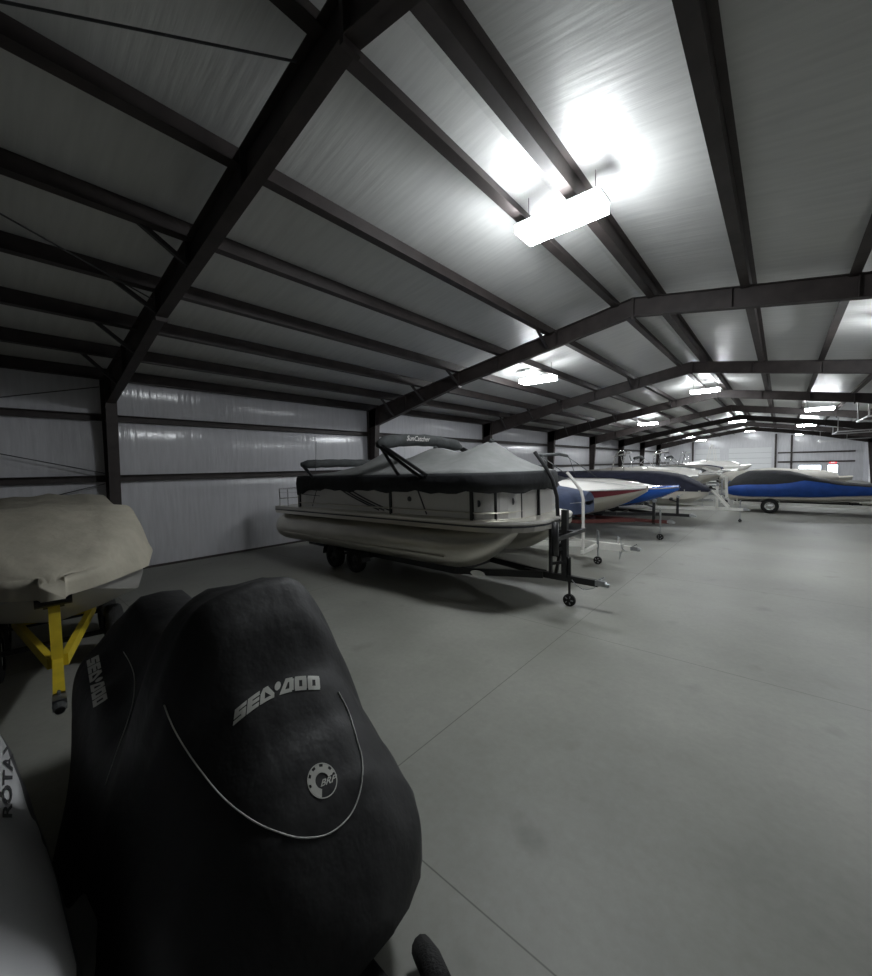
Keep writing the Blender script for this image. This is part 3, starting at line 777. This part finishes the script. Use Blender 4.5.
XS=sorted(set([round(8.05+.035*k,4) for k in range(91)]+[11.2,11.21]))
bm = bmesh.new(); R_=loft(bm,[skring(x) for x in XS])
for r in (R_[0],R_[-1]):
    try: bm.faces.new(r)
    except ValueError: pass
bmesh.ops.recalc_face_normals(bm, faces=bm.faces)
bvh = BVHTree.FromBMesh(bm)
cv = sharp(obj('cover', bm, M['skicv'], sk_, True),60)
def hit(u,v,off=.004,tree=None,fb=True):
    d=ray(u,v); loc,nor,i,dist=(tree or bvh).ray_cast(CAM,d)
    if loc is None: return None
    if nor.dot(d)>0: nor=-nor
    return loc+nor*off
def path_on(pts, tree=None, off=.004, sub=6):
    """smooth path through photo points, laid on the cover surface"""
    out=[]
    n=len(pts)
    for i in range(n-1):
        p0=pts[max(i-1,0)];p1=pts[i];p2=pts[i+1];p3=pts[min(i+2,n-1)]
        for k in range(sub):
            t=k/sub
            q=[.5*((2*p1[j])+(-p0[j]+p2[j])*t+(2*p0[j]-5*p1[j]+4*p2[j]-p3[j])*t*t+(-p0[j]+3*p1[j]-3*p2[j]+p3[j])*t**3) for j in (0,1)]
            h=hit(q[0],q[1],off,tree)
            if h: out.append(h)
    h=hit(*pts[-1],off,tree)
    if h: out.append(h)
    return out
pip=path_on([(165,705),(176,732),(195,762),(222,796),(252,820),(280,833),(305,838),(330,833),(350,815),(360,790),(362,762),(356,738),(348,712),(338,692)])
obj('piping', T(pip,.0035,6), M['piping'], cv, True)
pip2=path_on([(124,652),(131,664),(135,678),(134,700),(128,722),(118,750),(106,785)])
obj('piping', T(pip2,.003,6), M['piping'], cv, True)
# lettering: SEA-DOO from solid strokes in a unit box, mapped on the curved print line
def quadmesh(bm, Q, fn, n=4):
    V=[[None]*(n+1) for _ in range(n+1)]
    for i in range(n+1):
        for j in range(n+1):
            u=i/n; v=j/n
            p=[(Q[0][k]*(1-u)+Q[1][k]*u)*(1-v)+(Q[3][k]*(1-u)+Q[2][k]*u)*v for k in (0,1)]
            V[i][j]=fn(*p)
    for i in range(n):
        for j in range(n):
            c=[V[i][j],V[i+1][j],V[i+1][j+1],V[i][j+1]]
            if any(x is None for x in c): continue
            bm.faces.new([bm.verts.new(x) for x in c])
def R4(x0,y0,x1,y1): return [(x0,y0),(x1,y0),(x1,y1),(x0,y1)]
GLY={ # unit boxes, y up
 'S':[R4(0,0,1,.28),R4(.62,.28,1,.37),R4(0,.37,1,.64),R4(0,.64,.38,.73),R4(0,.73,1,1)],
 'E':[R4(0,0,1,.28),R4(0,.28,.42,.72),R4(.42,.38,1,.63),R4(0,.72,1,1)],
 'A':[R4(0,0,.36,.72),[(.0,.70),(.36,.70),(.58,1),(.2,1)],[(.30,.74),(.55,1),(1.12,.30),(1.12,.0)],R4(.36,0,1.12,.24)],
 'D':[R4(-.05,0,.86,.26),[(-.18,0),(.18,0),(.66,1),(.32,1)],R4(.36,.72,.9,1),R4(.64,.1,1,.9)],
 'O':[R4(.03,0,.97,.28),R4(0,.12,.37,.88),R4(.63,.12,1,.88),R4(.03,.72,.97,1)],
}
def word(fn, bm):
    x=0
    spec=[('S',.95),('E',.95),('A',1.0),('.',.52),('D',.95),('O',.95),('O',.95)]
    tot=sum(w for _,w in spec)+.08*6; pos=0
    for ch,w in spec:
        if ch=='.':
            cx=pos+w/2+.02
            P=[(cx+.25*math.cos(2*PI*k/12),.68+.30*math.sin(2*PI*k/12)) for k in range(12)]
            vs=[fn(p[0]/tot,p[1]) for p in P]
            if all(v is not None for v in vs): bm.faces.new([bm.verts.new(v) for v in vs])
        else:
            for q in GLY[ch]: quadmesh(bm,[((pos+p[0]*w)/tot,p[1]) for p in q],fn)
        pos+=w+.08
def fn1(u,v):
    # baseline curve in the photograph: bottom edge and top edge of the print
    bx=lerp(233,320,u); by=727-46*u+ (-9)*math.sin(PI*u)*1.0+ 10*u*u-1
    hx=lerp(-1.5,-1,u)+3.5*(1-u); hy=lerp(-16,-13.5,u)
    return hit(bx+hx*v, by+hy*v, .004)
bm = bmesh.new(); word(fn1,bm); obj('lettering', bm, M['letter'], cv)
def fn2(u,v):
    bx=lerp(87,92,u)+ 2*u; by=lerp(661,708,u)
    return hit(bx+lerp(12,14,u)*v, by+lerp(-6,-9,u)*v, .004)
bm = bmesh.new(); word(fn2,bm); obj('lettering', bm, M['letter'], cv)
# round emblem
EC=(322,781); EA,EB=15.0,18.0
def em(r,a): return hit(EC[0]+EA*r*math.cos(a)*1.0+1.5*r*math.sin(a)*-.1, EC[1]-EB*r*math.sin(a), .004)
bm = bmesh.new(); n=40
def annulus(bm,r0,r1,a0,a1,n=40,off=0):
    for k in range(n):
        a=lerp(a0,a1,k/n); b=lerp(a0,a1,(k+1)/n)
        c=[em(r0,a),em(r1,a),em(r1,b),em(r0,b)]
        if None in c: continue
        bm.faces.new([bm.verts.new(x) for x in c])
annulus(bm,.94,1.0,0,2*PI)
d2=math.radians
annulus(bm,.46,.78,d2(28),d2(268))
for a0,a1 in ((32,48),(62,88),(104,124),(140,158),(172,196),(208,268)): annulus(bm,.78,.93,d2(a0),d2(a1),8)
obj('emblem', bm, M['letter'], cv)
tm = textmesh('BRP',1.0,.3,bold=.02); bm = bmesh.new()
for f in tm.faces:
    vs=[]
    for v in f.verts:
        x,y=v.co.x,v.co.y; u_=EC[0]+5.5+x*9.0; v_=EC[1]+ .5 - y*9.5 - x*5.0*.72
        vs.append(hit(u_,v_,.0045))
    if None not in vs: bm.faces.new([bm.verts.new(x) for x in vs])
tm.free(); obj('lettering', bm, M['letter'], cv)
# lower hull peeking under the cover hem, and its trailer
bm = bmesh.new(); loft(bm,[[(x,SC-hw,z1),(x,SC-hw*.8,z0+.06),(x,SC,z0),(x,SC+hw*.8,z0+.06),(x,SC+hw,z1)] for x,hw,z0,z1 in ((8.05,.45,.46,.8),(9.5,.52,.44,.8),(10.6,.45,.46,.8),(11.0,.25,.55,.75),(11.12,.05,.62,.7))])
obj('hull', bm, M['black'], sk_)
st = thing('jet_ski_trailer','black trailer tongue and jack poking out under the covered jet ski','trailer',(9.6,SC,0))
bm = bmesh.new(); bar(bm,(8.1,SC-.3,.40),(10.8,SC-.3,.40),.12,.08); bar(bm,(8.1,SC+.3,.40),(10.8,SC+.3,.40),.12,.08); obj('bunk', bm, M['carpet'], st)
bm = bmesh.new(); bar(bm,(8.2,SC-.45,.30),(11.0,SC,.30),.06,.09); bar(bm,(8.2,SC+.45,.30),(11.0,SC,.30),.06,.09); bar(bm,(8.3,SC-.5,.30),(8.3,SC+.5,.30),.06,.08); bar(bm,(9.6,SC-.3,.30),(9.6,SC+.3,.30),.06,.08); obj('frame', bm, M['black'], st)
obj('tongue', BAR((10.9,SC,.30),(11.75,SC,.30),.09,.1), M['black'], st)
for s in (-1,1): wheel(st,8.9,SC+s*.46,.19,.13,M['galv'],s)
bm = bmesh.new(); tube(bm,[(11.3,SC-.12,.10),(11.3,SC-.12,.42)],.025,10); j=obj('jack', bm, M['black'], st)
bm = bmesh.new(); tube(bm,[(11.3,SC-.15,.09),(11.3,SC-.09,.09)],.09,16); obj('jack_wheel', bm, M['rubber'], j)
bm = bmesh.new(); tube(bm,[(11.14,1.37,.06),(11.26,1.30,.16),(11.42,1.2,.28)],[.055,.06,.055],12); obj('winch_handle', bm, M['rubber'], st, True)
# ============================================================ WHITE JET SKI in the corner
WC=-.50
ws = thing('jet_ski','uncovered pale grey jet ski cut off by the bottom left corner','jet ski',(9.4,WC,.3))
SW=[(7.9,.50,.40,.80,.95,.25),(8.6,.58,.36,.85,1.20,.25),(9.2,.62,.36,.88,1.22,.30),(9.7,.645,.38,.88,1.32,.50),(10.1,.66,.40,.87,1.24,.54),(10.5,.67,.44,.84,1.02,.50),(10.8,.62,.5,.80,.92,.44),(11.0,.45,.55,.76,.82,.3),(11.12,.2,.62,.70,.72,.15)]
def wring(x):
    hw,zb,zg,zt,hh=interp(SW,x); P=[]; n=40
    for k in range(n+1):
        ang=PI*(1-k/n); c=math.cos(ang); s=math.sin(ang)
        y=hw*(abs(c)**.6)*(1 if c>0 else -1); z=zb+(zg-zb)*(s**.5); z+=(zt-zg)*math.exp(-((abs(y)/hh)**4))
        P.append((x,WC+y,z))
    return P
bm = bmesh.new(); XW=[7.9+.05*k for k in range(64)]+[11.12]; R_=loft(bm,[wring(x) for x in XW])
for r in (R_[0],R_[-1]):
    try: bm.faces.new(r)
    except ValueError: pass
for f in bm.faces:
    c=f.calc_center_median()
    hw,zb,zg,zt,hh=interp(SW,c.x)
    f.material_index = 1 if c.z < zg-.16 else 0
bmesh.ops.recalc_face_normals(bm, faces=bm.faces)
wbvh=BVHTree.FromBMesh(bm)
wb = sharp(obj('body', bm, [M['skiwhite'],M['skigrey']], ws, True),60)
tm = textmesh('ROTAX',1.0,0,bold=.03)
bm = bmesh.new()
for f in tm.faces:
    vs=[]
    for v in f.verts:
        u=v.co.x+1.5; w_=v.co.y
        vs.append(hit(6.5+.6*u-w_*13, 815-u*24, .005, wbvh))
    if None not in vs: bm.faces.new([bm.verts.new(x) for x in vs])
tm.free(); obj('lettering', bm, M['decal'], wb)
bm = bmesh.new(); tube(bm,[(9.9,WC-.35,1.42),(9.95,WC,1.45),(9.9,WC+.35,1.42)],.02,8); tube(bm,[(9.9,WC,1.25),(9.95,WC,1.45)],.03,8); obj('handlebar', bm, M['black'], ws)
bm = bmesh.new(); loft(bm,[[(x,WC-w,z),(x,WC-w*.7,z+.08),(x,WC+w*.7,z+.08),(x,WC+w,z)] for x,w,z in ((8.0,.14,1.0),(8.4,.2,1.2),(9.2,.17,1.2),(9.5,.14,1.2))],cap=True); obj('seat', bm, M['black'], ws, True)
wt = thing('jet_ski_trailer','galvanised trailer under the pale grey jet ski in the bottom left corner','trailer',(9.4,WC,0))
bm = bmesh.new(); bar(bm,(8.1,WC-.25,.36),(10.7,WC-.25,.36),.12,.12); bar(bm,(8.1,WC+.25,.36),(10.7,WC+.25,.36),.12,.12); obj('bunk', bm, M['carpet'], wt)
bm = bmesh.new(); bar(bm,(8.2,WC-.4,.26),(11.1,WC,.26),.06,.08); bar(bm,(8.2,WC+.4,.26),(11.1,WC,.26),.06,.08); bar(bm,(8.4,WC-.4,.26),(8.4,WC+.4,.26),.06,.08); obj('frame', bm, M['galv'], wt)
for s in (-1,1): wheel(wt,8.9,WC+s*.46,.19,.13,M['galv'],s)
# ============================================================ ROW BEYOND THE PONTOON BOAT
vee_boat('pale boat with slate blue cover between the pontoon boat and the maroon striped boat',10.2,2.6,8.8,2.4,.70,1.42,M['greyhull'],None,M['greyhull'],bow_pow=.33,cover=M['slate'],cover_label='slate blue canvas cover on the boat just behind the pontoon boat',cov_h=.45,cov_rng=(0,1.0),skirt=.30)
wt2 = trailer('white trailer with tall bent guide pole, beside the pontoon trailer tongue',10.2,3.0,(4.6,),7.3,9.95,.47,M['wtrail'],half=1.0,jack=(9.05,-.1),bunkz=.66,zc=.47)
obj('tongue_beam', BAR((8.05,10.2,.47),(9.62,10.2,.47),.15,.17), M['wtrail'], wt2)
obj('pole_arm', BAR((9.02,9.15,.47),(9.02,10.2,.47),.07,.08), M['wtrail'], wt2)
obj('guide_pole', T([(8.63,9.2,2.33),(8.82,9.2,2.10),(8.97,9.2,1.90),(9.02,9.2,1.7),(9.02,9.2,.47)],.038,10), M['white'], wt2)
bm = bmesh.new(); tube(bm,[(9.5,10.2,.55),(9.52,10.1,.75),(9.6,10.05,.72),(9.62,10.05,.5),(9.7,10.1,.4)],.012,6); tube(bm,[(9.55,10.15,.5),(9.56,10.12,.2),(9.62,10.15,.5)],.012,6); obj('safety_chain', bm, M['galv'], wt2)
mb = vee_boat('white boat with a maroon stripe and low pointed bow',14.5,2.4,9.15,2.45,.62,1.52,M['cream'],M['maroon'],M['white'],cover=M['blackcv'],cover_label='black canvas cover with a ridge on the maroon striped boat',cov_h=.62,cov_rng=(.0,.62),skirt=.03,stripe=(.44,.97),windshield=False)
# raised white foredeck of that boat
bm = bmesh.new(); loft(bm,[[(x,14.5+s*hw,z+hh*(1-abs(s)**3)) for s in (-1,-.85,-.6,-.3,0,.3,.6,.85,1)] for x,hw,z,hh in ((5.4,1.20,1.56,.38),(6.4,1.17,1.58,.36),(7.2,1.06,1.60,.3),(8.0,.80,1.62,.2),(8.6,.52,1.64,.1),(9.0,.25,1.66,.03))],cap=True)
obj('foredeck', bm, M['white'], mb, True)
bm = bmesh.new(); tube(bm,[(5.9,13.3,2.85),(6.1,14.5,2.9),(5.9,15.7,2.85)],.06,8); 
for y in (13.35,15.65): tube(bm,[(5.9,y,2.85),(7.1,y,2.0)],.015,6); tube(bm,[(6.0,y,2.85),(6.3,y,2.0)],.012,6)
obj('bimini_top', bm, M['charcv'], mb, True)
trailer('dark red trailer under the maroon striped boat',14.5,3.0,(4.4,),7.2,9.9,.50,M['rtrail'],half=1.0,jack=(9.55,-.05),bunkz=.62,post=(9.35,1.25,M['black']),zc=.6)
bb = vee_boat('boat with a bright blue bow behind the maroon striped boat',17.3,3.0,9.6,2.4,.70,1.42,M['bluehull'],None,M['bluehull'],stripe=(.2,.4))
bm = bmesh.new(); loft(bm,[[(x,17.3+s*hw,z+hh*(1-abs(s)**3)) for s in (-1,-.85,-.5,0,.5,.85,1)] for x,hw,z,hh in ((3.2,1.12,1.45,.35),(5.5,1.16,1.47,.42),(7.2,.98,1.5,.38),(8.2,.62,1.53,.2),(8.9,.3,1.55,.05))],cap=True)
fd = obj('foredeck', bm, M['white'], bb, True); fd['label']='white foredeck'
trailer('black trailer under the bright blue bowed boat',17.3,3.4,(5.0,),7.6,10.1,.52,M['black'],half=1.0,bunkz=.66,post=(9.55,1.2,M['black']))
nb = thing('pontoon_boat','pale grey pontoon style boat with navy cover draped over its bow','boat',(6,20.5,.6))
bm = bmesh.new()
def nbr(x,hw,z0,z1): return [(x,20.5-hw,z1),(x,20.5-hw*.97,lerp(z0,z1,.35)),(x,20.5-hw*.6,z0+.05),(x,20.5,z0),(x,20.5+hw*.6,z0+.05),(x,20.5+hw*.97,lerp(z0,z1,.35)),(x,20.5+hw,z1)]
loft(bm,[nbr(*a) for a in ((3,1.2,.62,1.75),(7,1.22,.62,1.75),(8.6,1.12,.64,1.5),(9.4,.95,.72,1.35),(9.9,.7,.9,1.3),(10.15,.4,1.1,1.3))],cap=True)
sharp(obj('hull', bm, M['cream'], nb, True),40)
bm = bmesh.new()
def ncr(x,hw,zt,zb): return [(x,20.5-hw*1.03,zb),(x,20.5-hw*1.04,lerp(zb,zt,.5)),(x,20.5-hw*.98,zt-.09),(x,20.5-hw*.6,zt-.02),(x,20.5,zt),(x,20.5+hw*.6,zt-.02),(x,20.5+hw*.98,zt-.09),(x,20.5+hw*1.04,lerp(zb,zt,.5)),(x,20.5+hw*1.03,zb)]
loft(bm,[ncr(*a) for a in ((2.9,1.2,2.12,1.84),(5,1.22,2.16,1.84),(6.6,1.22,2.15,1.82),(7.6,1.2,2.14,1.74),(8.1,1.17,2.12,1.45),(8.5,1.12,2.08,1.30),(9.2,1.0,1.95,1.28),(9.8,.75,1.6,1.26),(10.18,.42,1.4,1.24))],cap=True)
c = obj('boat_cover', bm, M['navy'], None, True, loc=(6,20.5,1.8)); tag(c,'navy blue cover sweeping down over the bow of the grey pontoon style boat','boat cover')
bm = bmesh.new(); 
v=[bm.verts.new(p) for p in ((5.2,19.27,1.75),(6.6,19.27,1.6),(7.6,19.27,1.5),(6.7,19.265,1.66))]; bm.faces.new(v); obj('swoosh_decal', bm, M['decal'], nb)
tn = trailer('white trailer with long tongue under the navy covered boat',20.5,3.3,(5.0,5.9),8.0,11.5,.52,M['wtrail'],half=1.02,jack=(11.24,0),bunkz=.60,post=(10.45,1.5,M['wtrail']),jackwheel=.06)
bm = bmesh.new()
for y in (20.2,20.8): tube(bm,[(9.95,y,2.25),(10.75,y,1.85),(10.78,y,1.0)],.028,8); tube(bm,[(10.3,y,1.3),(10.85,y,.6)],.035,8)
for z in (.8,1.05): tube(bm,[(10.6,20.2,z),(10.6,20.8,z)],.02,8)
obj('bow_ladder', bm, M['wtrail'], tn)
# ============================================================ RIGHT-HAND ROW: blue covered boat
def blueboat():
    yc=25.8
    b=thing('motorboat','long white hulled boat under the blue and black cover, right of the aisle','boat',(13.5,yc,.5))
    st=[(10.5,1.15,.50,1.0),(12,1.22,.48,1.05),(14,1.22,.50,1.1),(15.5,1.1,.62,1.15),(16.8,.8,.85,1.25),(17.8,.35,1.15,1.35),(18.2,.05,1.32,1.4)]
    bm=bmesh.new()
    def rr(x,hw,z0,z1):
        P=[(1,z1),(.98,lerp(z0,z1,.6)),(.92,lerp(z0,z1,.35)),(.5,lerp(z0,z1,.12)),(0,z0)]
        return [(x,yc-hw*f,z) for f,z in P]+[(x,yc+hw*f,z) for f,z in P[-2::-1]]
    R_=loft(bm,[rr(*a) for a in st]); bm.faces.new(R_[0]); sharp(obj('hull',bm,M['cream'],b,True),35)
    cst=[(10.45,1.12,.90,1.22,1.4),(10.8,1.2,.80,1.32,1.80),(11.3,1.24,.78,1.36,2.02),(12.2,1.26,.80,1.38,2.04),(12.8,1.26,.82,1.46,2.0),(13.3,1.26,.82,1.58,1.84),(13.8,1.25,.84,1.50,1.66),(14.6,1.2,.90,1.36,1.48),(15.5,1.12,.96,1.30,1.38),(16.8,.83,1.10,1.38,1.44),(17.8,.38,1.25,1.44,1.48),(18.22,.08,1.34,1.44,1.46)]
    def full(x,hw,zs,zm,zt):
        lo=[(1.02,zs),(1.04,lerp(zs,zm,.5)),(1.0,zm)]; hi=[(.93,lerp(zm,zt,.45)),(.6,lerp(zm,zt,.85)),(0,zt)]
        return lo,hi
    N=30; xs=[lerp(10.45,18.22,i/N) for i in range(N+1)]
    bmb=bmesh.new(); bmk=bmesh.new()
    for s in (-1,1):
        loft(bmb,[[(x,yc+s*interp(cst,x)[0]*f,z) for f,z in full(x,*interp(cst,x))[0]] for x in xs])
    loft(bmk,[[(x,yc-interp(cst,x)[0]*f,z) for f,z in ([(1.0,interp(cst,x)[2])]+full(x,*interp(cst,x))[1])]+[(x,yc+interp(cst,x)[0]*f,z) for f,z in (([(1.0,interp(cst,x)[2])]+full(x,*interp(cst,x))[1])[-2::-1])] for x in xs])
    c=thing('boat_cover','royal blue cover with black top on the long boat right of the aisle','boat cover',(13.5,yc,1.0))
    q=solidify(obj('cover_side',bmb,M['blue'],c,True),.008); q['label']='royal blue side skirt of the cover'
    x0=10.45
    bs=bmesh.new(); P=[(x0,yc-1.14,.85),(x0,yc-1.12,1.3),(x0,yc-.9,1.42),(x0,yc,1.5),(x0,yc+.9,1.42),(x0,yc+1.12,1.3),(x0,yc+1.14,.85)]
    bs.faces.new([bs.verts.new(p) for p in P]); obj('cover_end',bs,M['blue'],c)
    q=obj('cover_top',bmk,M['blackcv'],c,True); q['label']='black canvas top of the cover'
    t=trailer('white trailer with alloy wheels under the blue covered boat',yc,10.7,(12.1,),15.5,18.6,.42,M['wtrail'],half=1.05,tyre=.34,rim='chrome',bunkz=.50)
    bm=bmesh.new()
    for y in (yc-1.0,yc+1.0): tube(bm,[(10.85,y,.42),(10.85,y,1.1)],.03,8)
    obj('guide_post',bm,M['wtrail'],t)
blueboat()
# background boats, right row
vee_boat('cream boat under a beige cover behind the blue covered boat',31.0,9.6,15.4,2.4,.7,1.38,M['cream'],None,M['cream'],cover=M['beigecv'],cover_label='beige canvas cover just behind the blue covered boat',cov_h=.55,cov_rng=(0,.9),windshield=False)
trailer('galvanised trailer under the beige covered boat in the right row',31.0,10.0,(11.8,),13.8,16.2,.5,M['galv'],half=1.0,bunkz=.64)
# background boats, left row, towers and biminis standing up
def tower(parent,x,yc,z0,z1,m,span=1.9,board=True):
    bm=bmesh.new()
    for s in (-1,1):
        tube(bm,[(x,yc+s*span/2,z0),(x+.35,yc+s*span/2*.92,z1-.2),(x+.5,yc+s*span/2*.7,z1)],.03,8); tube(bm,[(x+.9,yc+s*span/2,z0),(x+.6,yc+s*span/2*.92,z1-.25)],.025,8)
    tube(bm,[(x+.5,yc-span/2*.7,z1),(x+.5,yc+span/2*.7,z1)],.03,8); tube(bm,[(x+.3,yc-span/2*.9,z1-.25),(x+.3,yc+span/2*.9,z1-.25)],.022,8)
    o=obj('wake_tower',bm,m,parent,True)
    if board:
        bm=bmesh.new(); tube(bm,[(x+.1,yc-span/2-.12,z1-.35),(x+1.2,yc-span/2-.12,z1-.1)],[.03,.12],8,flat=.3); obj('board_rack',bm,M['white'],o)
spec=[(24.8,2.6,9.2,'white boat with a wakeboard tower, just beyond the navy covered boat','white','beigecv',1,3.2,'pale cover on the tower boat just beyond the navy covered boat','galvanised trailer under the first tower boat past the navy cover'),
 (29.4,2.4,9.8,'cream boat with an upright bimini, second beyond the navy covered boat','cream','white',2,2.9,'white wrap on the second boat beyond the navy covered boat','galvanised trailer of the second boat beyond the navy cover'),
 (34.2,2.2,9.4,'white boat with tall chrome tower, third beyond the navy covered boat','white','charcv',1,3.4,'charcoal cover on the third boat beyond the navy covered boat','galvanised trailer of the third boat beyond the navy cover'),
 (39.2,2.2,9.9,'pale grey boat, fourth beyond the navy covered boat','greyhull','beigecv',2,3.0,'beige cover on the fourth boat beyond the navy covered boat','galvanised trailer of the fourth boat beyond the navy cover'),
 (44.4,2.0,9.6,'farthest white boat with tower in the left row','white','navy',1,3.5,'navy cover on the farthest boat of the left row','galvanised trailer of the farthest boat in the left row')]
for (yc,xs_,xb_,lab,hm,cm,kind,zt,cl,tl) in spec:
    b=vee_boat(lab,yc,xs_,xb_,2.4,.72,1.6,M[hm],M['decal'] if kind==1 else None,M['white'],cover=M[cm],cover_label=cl,cov_h=.55,cov_rng=(0,.85),skirt=.15)
    if kind==1: tower(b,5.0,yc,1.7,zt,M['chrome'])
    else:
        bm=bmesh.new(); tube(bm,[(5.2,yc-1.1,zt-.1),(5.3,yc,zt),(5.2,yc+1.1,zt-.1)],.09,10); obj('bimini_top',bm,M['charcv'],b,True)
        bm=bmesh.new()
        for s in (-1,1): tube(bm,[(5.2,yc+s*1.08,zt-.1),(6.6,yc+s*1.12,1.7)],.02,6); tube(bm,[(5.3,yc+s*1.08,zt-.1),(4.4,yc+s*1.12,1.7)],.02,6)
        obj('bimini_frame',bm,M['chrome'],b)
    trailer(tl,yc,xs_+.4,(xs_+2.2,),xb_-2,xb_+.6,.52,M['galv'],half=1.0,bunkz=.68,jack=(xb_+.2,0),post=(xb_-.0,1.4,M['galv']))
# boat with a tall white T-top tower in the aisle side of the far rows
b=vee_boat('white boat with a tall T-shaped tower, by the white overhead doors',50.5,4.0,10.2,2.5,.8,1.9,M['white'],None,M['white'],cover=M['white'],cover_label='white wrap on the boat with the T-shaped tower by the doors',cov_h=.6,cov_rng=(0,.85))
tower(b,6.5,50.5,2.0,4.2,M['white'],1.6,False)
trailer('galvanised trailer under the boat with the T-shaped tower',50.5,4.4,(6.2,),8.3,10.9,.55,M['galv'],half=1.0,bunkz=.76,jack=(10.6,0))
# ------------------------------------------------------------ world, colour
w = bpy.data.worlds.new('world'); scene.world = w; w.use_nodes = True
w.node_tree.nodes['Background'].inputs[0].default_value = (.5,.55,.6,1); w.node_tree.nodes['Background'].inputs[1].default_value = .02
vs = scene.view_settings
vs.view_transform='Standard'; vs.look='None'; vs.gamma=1; vs.use_curve_mapping=False; vs.exposure=0.32
